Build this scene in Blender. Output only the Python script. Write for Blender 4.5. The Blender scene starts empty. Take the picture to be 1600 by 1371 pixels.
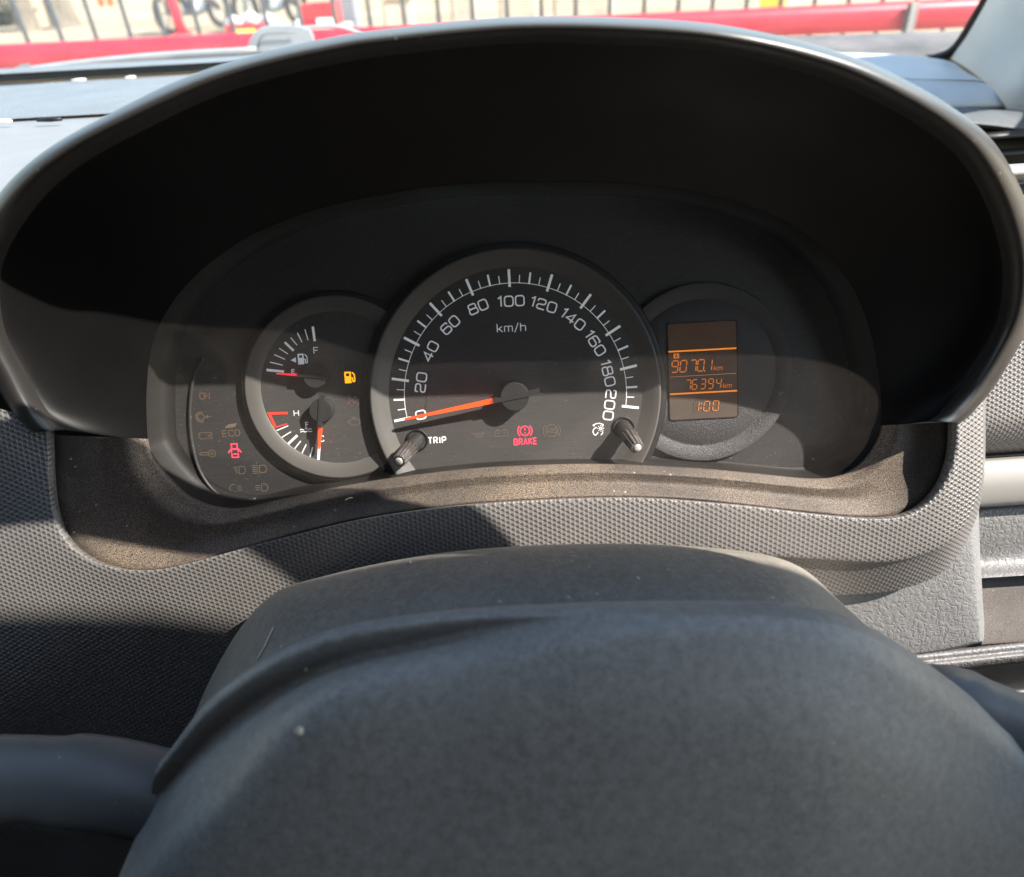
import bpy, math, random
from mathutils import Vector, Matrix

random.seed(7)
R = math.radians
scene = bpy.context.scene
COL = scene.collection

# ------------------------------------------------------------------ camera
PITCH, ROLL, TILT, DIST, FPX = R(32), R(3.1), R(25.5), 0.28, 1063.0
CAM = Vector((0, 0, 1.2))
FWD = Vector((0, math.cos(PITCH), -math.sin(PITCH)))
UP0 = Vector((0, math.sin(PITCH), math.cos(PITCH)))
RT0 = Vector((1, 0, 0))
RT = math.cos(ROLL) * RT0 - math.sin(ROLL) * UP0
UP = math.sin(ROLL) * RT0 + math.cos(ROLL) * UP0
cd = bpy.data.cameras.new('camera')
cam = bpy.data.objects.new('camera', cd)
COL.objects.link(cam)
M = Matrix((RT, UP, -FWD)).transposed().to_4x4()
M.translation = CAM
cam.matrix_world = M
cd.sensor_width = 36.0
cd.lens = 36.0 * FPX / 1600.0
cd.shift_y = -86.5 / 1600.0
cd.clip_start = 0.005
cd.clip_end = 500
cd.dof.use_dof = True
cd.dof.focus_distance = 0.272
cd.dof.aperture_fstop = 9.5
scene.camera = cam

# ------------------------------------------------------------------ world, sun, exposure
world = bpy.data.worlds.new('World')
scene.world = world
world.use_nodes = True
wn = world.node_tree
sky = wn.nodes.new('ShaderNodeTexSky')
sky.sky_type = 'NISHITA'
sky.sun_disc = False
sky.dust_density = 0.6
sky.air_density = 1.3
bg = wn.nodes['Background']
bg.inputs['Strength'].default_value = 0.125
wn.links.new(sky.outputs[0], bg.inputs['Color'])

# cluster frame (u right, v up in the dial plane, n towards the driver)
AU = Vector((1, 0, 0))
AV = Vector((0, math.sin(TILT), math.cos(TILT)))
AN = Vector((0, -math.cos(TILT), math.sin(TILT)))
ORG = CAM + FWD * DIST
CM = Matrix((AU, AV, AN)).transposed().to_4x4()
CM.translation = ORG
CMI = CM.inverted()

SUN_UVW = Vector((-1.25, -1.07, -1.0))
sdir = (AU * SUN_UVW.x + AV * SUN_UVW.y + AN * SUN_UVW.z).normalized()
sl = bpy.data.lights.new('sun', 'SUN')
sl.energy = 5.0
sl.angle = R(0.5)
sl.color = (1.0, 0.93, 0.85)
sun = bpy.data.objects.new('sun', sl)
COL.objects.link(sun)
sun.rotation_euler = sdir.to_track_quat('-Z', 'Y').to_euler()
sun.location = (2, -1, 4)
sky.sun_elevation = math.asin(-sdir.z)
sky.sun_rotation = math.atan2(-sdir.x, -sdir.y)

vs = scene.view_settings
vs.view_transform = 'Standard'
vs.look = 'None'
vs.gamma = 1.0
vs.use_curve_mapping = False
vs.exposure = 1.45
scene.cycles.max_bounces = 8
scene.cycles.transparent_max_bounces = 12
scene.cycles.use_denoising = True


# ------------------------------------------------------------------ placing helpers
def ray(px, py):
    return FWD + RT * ((px - 800) / FPX) - UP * ((py - 599) / FPX)


def C(px, py, w=0.0):
    """cluster coordinates (m) of the place seen there at height w (mm) above the dial plane"""
    d = ray(px, py)
    s = ((ORG + AN * (w * .001) - CAM).dot(AN)) / d.dot(AN)
    return CMI @ (CAM + d * s)


def W(px, py, w=0.0):
    return CM @ C(px, py, w)


def HY(px, py, y):
    d = ray(px, py)
    return CAM + d * (y / d.y)


def HZ(px, py, z):
    d = ray(px, py)
    return CAM + d * ((z - CAM.z) / d.z)


# ------------------------------------------------------------------ mesh helpers
def cr(p0, p1, p2, p3, t):
    return 0.5 * ((2 * p1) + (p2 - p0) * t + (2 * p0 - 5 * p1 + 4 * p2 - p3) * t * t + (3 * p1 - p0 - 3 * p2 + p3) * t ** 3)


def spline(pts, n, closed=False):
    pts = [Vector(p) for p in pts]
    m = len(pts)
    out = []
    segs = m if closed else m - 1
    for i in range(n):
        t = i / (n if closed else n - 1) * segs
        k = min(int(t), segs - 1)
        f = t - k
        if closed:
            a, b, c, d = pts[(k - 1) % m], pts[k % m], pts[(k + 1) % m], pts[(k + 2) % m]
        else:
            b, c = pts[k], pts[k + 1]
            a = pts[k - 1] if k > 0 else b * 2 - c
            d = pts[k + 2] if k + 2 < m else c * 2 - b
        out.append(cr(a, b, c, d, f))
    return out


def mesh(name, verts, faces, mat, parent=None, smooth=True, local=False, uvplanar=False, sharp=None):
    """verts are world coordinates unless local"""
    if parent is not None and not local:
        inv = root_matrix(parent).inverted()
        verts = [inv @ Vector(v) for v in verts]
    me = bpy.data.meshes.new(name)
    me.from_pydata([tuple(v) for v in verts], [], faces)
    me.validate()
    if uvplanar:
        uv = me.uv_layers.new(name='UVMap')
        fm = root_matrix(parent) if parent is not None else Matrix()
        cc = [CMI @ (fm @ v.co) for v in me.vertices]
        for l in me.loops:
            p = cc[l.vertex_index]
            uv.data[l.index].uv = (p.x * 1000, p.y * 1000)
    if smooth:
        me.shade_smooth()
        if sharp:
            me.set_sharp_from_angle(angle=R(sharp))
    me.materials.append(mat)
    o = bpy.data.objects.new(name, me)
    COL.objects.link(o)
    if parent is not None:
        o.parent = parent
    return o


_roots = {}


def root_matrix(o):
    while o.parent is not None:
        o = o.parent
    return _roots.get(o.name, Matrix())


def thing(name, label, cat, matrix, group=None):
    o = bpy.data.objects.new(name, None)
    COL.objects.link(o)
    o.empty_display_size = 0.02
    if isinstance(matrix, (Vector, tuple)):
        matrix = Matrix.Translation(Vector(matrix))
    o.matrix_world = matrix
    _roots[o.name] = matrix.copy()
    o['label'] = label
    o['category'] = cat
    o['kind'] = 'thing'
    if group:
        o['group'] = group
    return o


def tag(o, label, cat, group=None):
    o['label'] = label
    o['category'] = cat
    if group:
        o['group'] = group
    return o


def structure(o):
    o['kind'] = 'structure'
    return o


def grid_faces(nr, nc, closed_c=False, off=0, flip=False):
    f = []
    for r in range(nr - 1):
        for c in range(nc if closed_c else nc - 1):
            c2 = (c + 1) % nc
            q = (off + r * nc + c, off + r * nc + c2, off + (r + 1) * nc + c2, off + (r + 1) * nc + c)
            f.append(q[::-1] if flip else q)
    return f


def loft(name, rows, mat, parent=None, nu=80, nv=6, closed=False, uvplanar=True, smooth_rows=True, flip=False, caps=False, sharp=None):
    rs = [spline(r, nu, closed) for r in rows]
    if smooth_rows and len(rows) > 2:
        total = (len(rs) - 1) * nv + 1
        cols = [spline([r[i] for r in rs], total) for i in range(nu)]
        rs = [[cols[i][k] for i in range(nu)] for k in range(total)]
    else:
        out = []
        for a, b in zip(rs[:-1], rs[1:]):
            for k in range(nv):
                t = k / nv
                out.append([p.lerp(q, t) for p, q in zip(a, b)])
        out.append(rs[-1])
        rs = out
    verts = [p for r in rs for p in r]
    faces = grid_faces(len(rs), nu, closed, 0, flip)
    if caps:
        faces.append([k * nu for k in range(len(rs))])
        faces.append([k * nu + nu - 1 for k in range(len(rs))][::-1])
    return mesh(name, verts, faces, mat, parent, uvplanar=uvplanar, sharp=sharp)


def box_geo(c, sx, sy, sz, rot=None, bev=0.0):
    """chamfered box: verts, faces"""
    b = min(bev, sx * .45, sy * .45, sz * .45)
    hx, hy, hz = sx / 2, sy / 2, sz / 2
    if b <= 0:
        v = [(x * hx, y * hy, z * hz) for x in (-1, 1) for y in (-1, 1) for z in (-1, 1)]
        f = [(0, 1, 3, 2), (4, 6, 7, 5), (0, 4, 5, 1), (2, 3, 7, 6), (0, 2, 6, 4), (1, 5, 7, 3)]
    else:
        v = []
        idx = {}
        for x in (-1, 1):
            for y in (-1, 1):
                for z in (-1, 1):
                    for ax in range(3):
                        p = [x * (hx - b), y * (hy - b), z * (hz - b)]
                        p[ax] = (x * hx, y * hy, z * hz)[ax]
                        idx[(x, y, z, ax)] = len(v)
                        v.append(tuple(p))
        f = []
        for ax in range(3):
            o1, o2 = [a for a in range(3) if a != ax]
            for s in (-1, 1):
                loop = []
                for a, b2 in ((-1, -1), (1, -1), (1, 1), (-1, 1)):
                    k = [0, 0, 0]
                    k[ax], k[o1], k[o2] = s, a, b2
                    loop.append(idx[(k[0], k[1], k[2], ax)])
                f.append(loop)
        for ax in range(3):
            o1, o2 = [a for a in range(3) if a != ax]
            for a in (-1, 1):
                for b2 in (-1, 1):
                    k0, k1 = [0] * 3, [0] * 3
                    k0[ax], k0[o1], k0[o2] = -1, a, b2
                    k1[ax], k1[o1], k1[o2] = 1, a, b2
                    f.append([idx[(*k0, o1)], idx[(*k1, o1)], idx[(*k1, o2)], idx[(*k0, o2)]])
        for x in (-1, 1):
            for y in (-1, 1):
                for z in (-1, 1):
                    f.append([idx[(x, y, z, a)] for a in range(3)])
    Rm = rot or Matrix.Identity(3)
    return [Rm @ Vector(p) + Vector(c) for p in v], f


def tube_geo(path, radii, n=12, caps=True, squash=1.0):
    path = [Vector(p) for p in path]
    if not isinstance(radii, (list, tuple)):
        radii = [radii] * len(path)
    V, F = [], []
    prev = None
    for i, p in enumerate(path):
        a = path[max(i - 1, 0)]
        b = path[min(i + 1, len(path) - 1)]
        t = (b - a).normalized()
        ref = Vector((0, 0, 1)) if abs(t.z) < .9 else Vector((1, 0, 0))
        if prev is None:
            s = t.cross(ref).normalized()
        else:
            s = (prev - t * prev.dot(t)).normalized()
        prev = s
        q = t.cross(s)
        for k in range(n):
            an = 2 * math.pi * k / n
            V.append(p + (s * math.cos(an) + q * math.sin(an) * squash) * radii[i])
    F = grid_faces(len(path), n, True)
    if caps:
        F.append(list(range(n))[::-1])
        F.append([(len(path) - 1) * n + k for k in range(n)])
    return V, F


def lathe_geo(profile, n=96, a0=0.0, a1=None, ribs=None):
    """profile (r, w) around local w axis"""
    V = []
    closed = a1 is None
    m = n if closed else n + 1
    for r, w in profile:
        for k in range(m):
            an = (2 * math.pi * k / n) if closed else a0 + (a1 - a0) * k / n
            rr = r
            if ribs and r > 0:
                rr = r * (1 + ribs * (1 if (k % 4) < 2 else -1))
            V.append(Vector((rr * math.cos(an), rr * math.sin(an), w)))
    return V, grid_faces(len(profile), m, closed)


def merge(parts):
    V, F = [], []
    for v, f in parts:
        o = len(V)
        V += list(v)
        F += [[i + o for i in q] for q in f]
    return V, F


# ------------------------------------------------------------------ materials
MATS = {}


class NT:
    def __init__(s, name):
        s.m = bpy.data.materials.new(name)
        s.m.use_nodes = True
        s.t = s.m.node_tree
        s.b = s.t.nodes['Principled BSDF']
        s.out = s.t.nodes['Material Output']

    def n(s, typ, **kw):
        nd = s.t.nodes.new(typ)
        for k, v in kw.items():
            if hasattr(nd, k):
                setattr(nd, k, v)
            else:
                nd.inputs[k].default_value = v
        return nd

    def l(s, a, b):
        s.t.links.new(a, b)

    def math(s, op, a, b=None, clamp=False):
        nd = s.n('ShaderNodeMath', operation=op, use_clamp=clamp)
        for i, x in enumerate((a, b)):
            if x is None:
                continue
            if isinstance(x, (int, float)):
                nd.inputs[i].default_value = x
            else:
                s.l(x, nd.inputs[i])
        return nd.outputs[0]

    def coord(s, which='Object', scale=(1, 1, 1)):
        tc = s.n('ShaderNodeTexCoord')
        mp = s.n('ShaderNodeMapping')
        mp.inputs['Scale'].default_value = scale
        s.l(tc.outputs[which], mp.inputs[0])
        return mp.outputs[0]

    def noise(s, vec, scale, detail=2.0, rough=.5):
        nd = s.n('ShaderNodeTexNoise')
        nd.inputs['Scale'].default_value = scale
        nd.inputs['Detail'].default_value = detail
        nd.inputs['Roughness'].default_value = rough
        s.l(vec, nd.inputs['Vector'])
        return nd.outputs['Fac']

    def ramp(s, fac, p0, p1, c0=(0, 0, 0, 1), c1=(1, 1, 1, 1)):
        nd = s.n('ShaderNodeValToRGB')
        e = nd.color_ramp.elements
        e[0].position, e[1].position = p0, p1
        e[0].color, e[1].color = c0, c1
        s.l(fac, nd.inputs[0])
        return nd.outputs[0]

    def mix(s, fac, a, b):
        nd = s.n('ShaderNodeMix', data_type='RGBA')
        for i, x in ((0, fac), (6, a), (7, b)):
            if isinstance(x, (int, float)):
                nd.inputs[i].default_value = x
            elif isinstance(x, (tuple, list)):
                nd.inputs[i].default_value = (*x[:3], 1)
            else:
                s.l(x, nd.inputs[i])
        return nd.outputs[2]

    def bump(s, h, dist, strength=1.0, prev=None):
        nd = s.n('ShaderNodeBump')
        nd.inputs['Distance'].default_value = dist
        nd.inputs['Strength'].default_value = strength
        s.l(h, nd.inputs['Height'])
        if prev is not None:
            s.l(prev, nd.inputs['Normal'])
        return nd.outputs[0]


def plastic(name, base, rough=.5, sky_topdust=None, spec=.5, dust=0.0, dustcol=(.30, .25, .19), grain=0.0, grain_scale=2500, var=.15, specks=0.0, leather=0.0, leather_scale=600, weave=False, coat=0.0, smear=0.0, mottle=0.0):
    g = NT(name)
    co = g.coord('Object')
    big = g.noise(co, 25, 4)
    col = g.mix(g.ramp(big, .3, .7), tuple(c * (1 - var) for c in base), tuple(c * (1 + var) for c in base))
    if mottle:
        mo = g.math('ADD', g.math('MULTIPLY', g.noise(co, 420, 3, .7), .6), g.math('MULTIPLY', g.noise(co, 1500, 2), .4))
        col = g.mix(g.math('MULTIPLY', g.ramp(mo, .38, .64), mottle), col, tuple(min(c * 2.1, 1) for c in base))
        col = g.mix(g.math('MULTIPLY', g.ramp(g.noise(co, 9, 5, .7), .45, .7), mottle * .6), col, tuple(c * .62 for c in base))
    if smear:
        st = g.noise(g.coord('Object', (30, 8, 200)), 12, 4)
        col = g.mix(g.math('MULTIPLY', g.ramp(st, .45, .8), smear), col, dustcol)
    if dust:
        d1 = g.noise(co, 14, 5, .6)
        d2 = g.noise(co, 3000, 3)
        f = g.math('MULTIPLY', g.ramp(d1, .35, .72), g.ramp(d2, .42, .62))
        col = g.mix(g.math('MULTIPLY', f, dust, True), col, dustcol)
    if specks:
        v = g.n('ShaderNodeTexVoronoi')
        v.inputs['Scale'].default_value = 260
        g.l(co, v.inputs['Vector'])
        sp = g.ramp(v.outputs['Distance'], .05, .15, (1, 1, 1, 1), (0, 0, 0, 1))
        pick = g.ramp(g.noise(co, 90, 2), .56, .62)
        f = g.math('MULTIPLY', g.math('MULTIPLY', sp, pick), specks, True)
        col = g.mix(f, col, (.55, .52, .46))
    if sky_topdust:
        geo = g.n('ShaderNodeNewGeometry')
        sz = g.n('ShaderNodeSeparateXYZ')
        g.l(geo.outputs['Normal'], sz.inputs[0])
        col = g.mix(g.math('MULTIPLY', g.ramp(sz.outputs[2], .5, .97), .8), col, sky_topdust)  # up-facing tint: sky reflection painted in along with settled dust
    g.l(col, g.b.inputs['Base Color'])
    rr = g.ramp(g.noise(co, 40, 4), .2, .8, (max(rough - .08, .05),) * 3 + (1,), (min(rough + .1, 1),) * 3 + (1,))
    g.l(rr, g.b.inputs['Roughness'])
    g.b.inputs['Specular IOR Level'].default_value = spec
    nrm = None
    if weave:
        uv = g.n('ShaderNodeUVMap')
        sx = g.n('ShaderNodeSeparateXYZ')
        g.l(uv.outputs[0], sx.inputs[0])
        u, v = sx.outputs[0], sx.outputs[1]
        k = 2 * math.pi / 1.75
        a = g.math('MULTIPLY', u, k)
        vk = g.math('MULTIPLY', v, k * .866)
        hu = g.math('MULTIPLY', u, -k * .5)
        b = g.math('ADD', hu, vk)
        c = g.math('SUBTRACT', hu, vk)
        h = g.math('ADD', g.math('ADD', g.math('SINE', a), g.math('SINE', b)), g.math('SINE', c))
        h = g.ramp(g.math('ADD', g.math('MULTIPLY', h, .24), .5), .12, .72)
        amp = g.ramp(g.noise(co, 18, 4), .3, .7, (.55,) * 3 + (1,), (1, 1, 1, 1))
        nrm = g.bump(g.math('MULTIPLY', h, amp), .0004, 1.0)
        colw = g.mix(h, tuple(c * .7 for c in base), col)
        g.l(colw, g.b.inputs['Base Color'])
    if leather:
        r1 = g.math('ABSOLUTE', g.math('SUBTRACT', g.noise(co, leather_scale, 1.5), .5))
        sh = g.n('ShaderNodeVectorMath', operation='ADD')
        g.l(co, sh.inputs[0])
        sh.inputs[1].default_value = (3.7, 1.9, 5.3)
        r2 = g.math('ABSOLUTE', g.math('SUBTRACT', g.noise(sh.outputs[0], leather_scale * 1.15, 1.5), .5))
        h = g.math('MULTIPLY', g.math('MINIMUM', r1, r2), 9.0, True)
        h = g.math('POWER', h, .6)
        nrm = g.bump(h, leather, 1.0, nrm)
    if grain:
        h = g.noise(co, grain_scale, 3, .6)
        nrm = g.bump(h, grain, 1.0, nrm)
    if nrm is not None:
        g.l(nrm, g.b.inputs['Normal'])
    if coat:
        g.b.inputs['Coat Weight'].default_value = coat
    return g.m


def simple(name, base, rough=.6, metallic=0.0, emit=None, estr=0.0, spec=.5, nscale=60, var=.12):
    g = NT(name)
    co = g.coord('Object')
    f = g.noise(co, nscale, 3)
    col = g.mix(g.ramp(f, .3, .7), tuple(c * (1 - var) for c in base), tuple(min(c * (1 + var), 1) for c in base))
    g.l(col, g.b.inputs['Base Color'])
    g.b.inputs['Roughness'].default_value = rough
    g.b.inputs['Metallic'].default_value = metallic
    g.b.inputs['Specular IOR Level'].default_value = spec
    if emit:
        g.b.inputs['Emission Color'].default_value = (*emit, 1)
        g.b.inputs['Emission Strength'].default_value = estr
    return g.m


def brushed(name, base, rough=.45):
    """dial face: faint horizontal brushing"""
    g = NT(name)
    s = g.noise(g.coord('Object', (60, 4000, 60)), 1.0, 4, .6)
    d = g.noise(g.coord('Object'), 900, 2)
    col = g.mix(g.ramp(s, .3, .7), tuple(c * .8 for c in base), tuple(c * 1.2 for c in base))
    col = g.mix(g.math('MULTIPLY', g.ramp(d, .66, .74), .35), col, (.3, .26, .22))
    g.l(col, g.b.inputs['Base Color'])
    g.b.inputs['Roughness'].default_value = rough
    g.l(g.bump(s, .00003, .6), g.b.inputs['Normal'])
    return g.m


def dusty_glass(name, tint, dustcol, dust_lo, dust_hi, scale, ior=1.45, rough=.02, specks=0.0):
    """clear pane: transparent with fresnel gloss and a film of dust"""
    g = NT(name)
    nt = g.t
    nt.nodes.remove(g.b)
    tr = g.n('ShaderNodeBsdfTransparent')
    tr.inputs[0].default_value = (*tint, 1)
    gl = g.n('ShaderNodeBsdfGlossy')
    gl.inputs['Roughness'].default_value = rough
    fr = g.n('ShaderNodeFresnel')
    fr.inputs['IOR'].default_value = ior
    m1 = g.n('ShaderNodeMixShader')
    g.l(fr.outputs[0], m1.inputs[0])
    g.l(tr.outputs[0], m1.inputs[1])
    g.l(gl.outputs[0], m1.inputs[2])
    df = g.n('ShaderNodeBsdfDiffuse')
    df.inputs[0].default_value = (*dustcol, 1)
    tl = g.n('ShaderNodeBsdfTranslucent')
    tl.inputs[0].default_value = (*dustcol, 1)
    m2 = g.n('ShaderNodeMixShader')
    m2.inputs[0].default_value = .5
    g.l(df.outputs[0], m2.inputs[1])
    g.l(tl.outputs[0], m2.inputs[2])
    co = g.coord('Object')
    f = g.noise(co, scale, 6, .65)
    fac = g.ramp(f, .3, .75, (dust_lo,) * 3 + (1,), (dust_hi,) * 3 + (1,))
    if specks:
        v = g.n('ShaderNodeTexVoronoi')
        v.inputs['Scale'].default_value = scale * 14
        g.l(co, v.inputs['Vector'])
        sp = g.ramp(v.outputs['Distance'], .08, .2, (specks,) * 3 + (1,), (0, 0, 0, 1))
        pick = g.ramp(g.noise(co, scale * 3, 2), .5, .6)
        fac = g.math('ADD', fac, g.math('MULTIPLY', sp, pick), True)
    m3 = g.n('ShaderNodeMixShader')
    g.l(fac, m3.inputs[0])
    g.l(m1.outputs[0], m3.inputs[1])
    g.l(m2.outputs[0], m3.inputs[2])
    g.l(m3.outputs[0], g.out.inputs['Surface'])
    return g.m


m_hoodtop = plastic('hood_top_plastic', (.028, .026, .0255), .38, spec=.5, sky_topdust=(.16, .20, .215), dust=.15, grain=.00004, grain_scale=2500, specks=.2)  # bluish top colour carries painted sky reflection as well as dust
m_hood = plastic('hood_lining_plastic', (.0062, .0056, .0055), .5, spec=.22, dust=0, grain=.00004, grain_scale=2500, specks=.0)  # darker than the outer hood, its colour standing in for shade inside
m_surround = plastic('surround_plastic', (.030, .027, .026), .6, spec=.35, dust=.85, dustcol=(.34, .25, .17), grain=.00005, grain_scale=3000, specks=.5)
m_trim = plastic('woven_trim_plastic', (.165, .155, .150), .38, spec=.65, dust=.5, dustcol=(.26, .215, .18), weave=True, var=.15)
m_leather = plastic('grained_plastic', (.17, .17, .172), .52, spec=.6, dust=.25, leather=.0002, leather_scale=260, var=.08)
m_leather_fine = plastic('fine_grained_plastic', (.20, .235, .26), .46, spec=.6, dust=.25, leather=.0003, leather_scale=420, var=.08, specks=.3)
m_dashpanel = plastic('dash_panel_plastic', (.235, .25, .26), .5, spec=.6, dust=.3, grain=.00005, grain_scale=1500, var=.06)
m_column = plastic('column_plastic', (.15, .138, .118), .55, spec=.4, mottle=.6, dust=.7, dustcol=(.24, .215, .18), grain=.00005, grain_scale=2200, specks=.8)
m_pad = plastic('airbag_pad_plastic', (.195, .190, .176), .46, spec=.5, mottle=.55, dust=.3, dustcol=(.2, .2, .19), grain=.00006, grain_scale=1800, specks=.5)
m_spoke = plastic('spoke_plastic', (.085, .09, .093), .36, spec=.5, dust=.2, dustcol=(.2, .2, .19), grain=.00006, grain_scale=1800, specks=.3)
m_silver = plastic('silver_trim_paint', (.29, .28, .262), .4, spec=.5, var=.04, dust=.2, dustcol=(.4, .36, .3))
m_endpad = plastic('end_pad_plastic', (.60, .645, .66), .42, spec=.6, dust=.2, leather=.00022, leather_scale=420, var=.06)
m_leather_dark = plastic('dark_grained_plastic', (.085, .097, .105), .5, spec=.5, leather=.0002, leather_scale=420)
m_black = plastic('black_plastic', (.012, .012, .013), .4, spec=.4, var=.1)
m_shelf = plastic('dusty_shelf_plastic', (.05, .045, .042), .65, spec=.35, dust=1.0, dustcol=(.20, .16, .13), specks=.5)
m_pillar = plastic('pillar_fabric', (.80, .84, .81), .8, spec=.25, leather=.0002, leather_scale=900, var=.04)
m_rubber = plastic('rubber_seal', (.012, .011, .012), .7, spec=.3)
m_cowl = plastic('cowl_plastic', (.10, .10, .10), .6, spec=.4, dust=1.0, dustcol=(.36, .33, .28), specks=.9)
m_wiper = plastic('wiper_plastic', (.30, .33, .34), .55, spec=.5, dust=.5, dustcol=(.33, .33, .31))

m_mask = brushed('cluster_mask', (.038, .0355, .035), .48)
m_dial = brushed('dial_face', (.068, .063, .061), .42)
m_ring = plastic('dial_ring_paint', (.10, .092, .084), .42, spec=.55, grain=.00005, grain_scale=3500, var=.05)
m_border = plastic('mask_border_plastic', (.013, .012, .0115), .55, spec=.3, dust=.25, dustcol=(.12, .10, .08))
m_ringdark = plastic('dial_ring_dark', (.010, .010, .011), .5, spec=.4)
m_white = simple('white_print', (.82, .81, .79), .5, emit=(.85, .92, 1), estr=.08)
m_dim = simple('dim_print', (.15, .122, .098), .5)
m_dimred = simple('dim_red_print', (.17, .085, .065), .5)
m_dimeco = simple('dim_amber_print', (.165, .122, .086), .5)
m_redon = simple('lit_red', (.6, .05, .08), .5, emit=(1, .05, .12), estr=.45)
m_amberon = simple('lit_amber', (.7, .3, .02), .5, emit=(1, .36, .005), estr=.6)
m_redprint = simple('red_print', (.80, .06, .035), .5, emit=(1, .03, .01), estr=.2)
m_needle = simple('needle_red', (.85, .085, .02), .35, emit=(1, .06, .01), estr=.35)
m_needle_pink = simple('needle_pink', (.8, .05, .06), .35, emit=(1, .03, .04), estr=.3)
m_cap = plastic('needle_cap_plastic', (.032, .031, .031), .38, spec=.5, var=.05, grain=.00002)
m_knob = plastic('knob_plastic', (.06, .052, .047), .3, spec=.6, dust=.3)
m_knobtip = simple('knob_tip', (.55, .52, .5), .25, metallic=.4)
m_lcd = simple('lcd_glass', (.085, .07, .06), .25, emit=(.9, .4, .15), estr=.008)
m_lcdseg = simple('lcd_segment', (.34, .13, .03), .4, emit=(1, .25, .025), estr=.2)
m_lcdghost = simple('lcd_unlit_segment', (.098, .08, .068), .3)
m_lcdline = simple('lcd_line', (.5, .2, .04), .4, emit=(1, .27, .02), estr=.3)
m_lcdthin = simple('lcd_thin_line', (.35, .2, .14), .4, emit=(.9, .45, .3), estr=.14)
m_lens = dusty_glass('cluster_lens', (.97, .97, .97), (.45, .40, .36), .012, .085, 26, ior=1.3, rough=.05, specks=.10)
m_wind = dusty_glass('windscreen_glass', (.95, .97, .96), (.62, .62, .60), .03, .10, 30, ior=1.3, rough=.03, specks=.5)

# ------------------------------------------------------------------ setting: ground
def ground_mat():
    g = NT('sandy_ground')
    co = g.coord('Object')
    a = g.noise(co, .7, 6, .6)
    b = g.noise(co, 9, 5, .7)
    col = g.mix(g.ramp(a, .35, .65), (.36, .28, .17), (.50, .41, .27))
    col = g.mix(g.math('MULTIPLY', g.ramp(b, .55, .75), .6), col, (.20, .15, .09))
    g.l(col, g.b.inputs['Base Color'])
    g.b.inputs['Roughness'].default_value = .9
    g.l(g.bump(b, .05), g.b.inputs['Normal'])
    return g.m


GZ = .45


def build_ground():
    n = 140
    V, F = [], []
    for j in range(n + 1):
        for i in range(n + 1):
            x = -60 + 120 * i / n
            y = -20 + 140 * j / n
            k = max(0.0, min(1.0, (y - 3.2) / 1.6))
            z = GZ * k * k * (3 - 2 * k) + .02 * math.sin(x * 1.3 + y * .7) + .015 * math.sin(y * 2.1 - x * .5)
            V.append((x, y, z))
    o = mesh('ground', V, grid_faces(n + 1, n + 1), ground_mat())
    structure(o)


build_ground()

# ------------------------------------------------------------------ dashboard
dash = thing('dashboard', 'dark grey moulded car dashboard with arched hood around the gauges', 'dashboard', Vector((0, .34, .90)))


def P3(lst):
    return [W(*p) for p in lst]


def scale_px(lst, s, cx=800, cy=620):
    return [(cx + (p[0] - cx) * s, cy + (p[1] - cy) * s, p[2]) for p in lst]


# front edge of the hood: left foot, over the top, right foot (photo place, height over dial plane in mm)
S = [(50, 676, 33), (18, 642, 33), (-14, 585, 35), (-54, 500, 40), (-56, 400, 46), (-4, 306, 56), (75, 232, 66),
     (200, 163, 75), (300, 117, 79), (400, 85, 82), (500, 62, 84), (600, 46, 86), (800, 27, 88), (1000, 29, 91), (1150, 43, 92),
     (1300, 78, 88), (1400, 118, 83.5), (1500, 176, 76), (1560, 232, 69), (1605, 320, 58), (1624, 410, 48), (1612, 500, 40),
     (1560, 595, 34), (1520, 645, 33), (1500, 662, 33)]
def lens_h(py):
    return 12 + 16 * max(0.0, min(1.0, (690 - py) / 400))


# top half of the cluster opening, same direction and number of points
LT = [(231, 690), (229, 650), (229, 610), (233, 565), (244, 520), (274, 467), (321, 417), (385, 372), (455, 341), (520, 321),
      (600, 304), (690, 291), (800, 285), (910, 285), (1000, 289), (1090, 302), (1170, 323), (1240, 354), (1296, 402), (1335, 455),
      (1360, 520), (1372, 580), (1377, 625), (1377, 650), (1376, 668)]
LT = [(a, b, lens_h(b)) for a, b in LT]


def off(lst, dw):
    return [(a, b, w + dw) for a, b, w in lst]


hood_rows = [
    [(x, y, w - 75) for x, y, w in scale_px(S, .90)],
    [(x, y, w - 30) for x, y, w in scale_px(S, .965)],
    [(x, y, w - 9) for x, y, w in scale_px(S, .993)],
    off(S, -3),
    off(scale_px(S, .988), 1),
    off(scale_px(S, .968), 1.5),
    off(scale_px(S, .948), -1.5),
    off(scale_px(S, .93), -8),
    [((a[0] * .55 + b[0] * .45), (a[1] * .55 + b[1] * .45), (a[2] - 8) * .55 + b[2] * .45 - 1) for a, b in zip(scale_px(S, .93), LT)],
    LT,
]
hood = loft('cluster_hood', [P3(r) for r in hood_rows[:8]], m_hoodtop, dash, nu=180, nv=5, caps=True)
loft('hood_lining', [P3(r) for r in [off(hood_rows[6], -.6)] + hood_rows[7:]], m_hood, hood, nu=180, nv=6)

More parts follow.
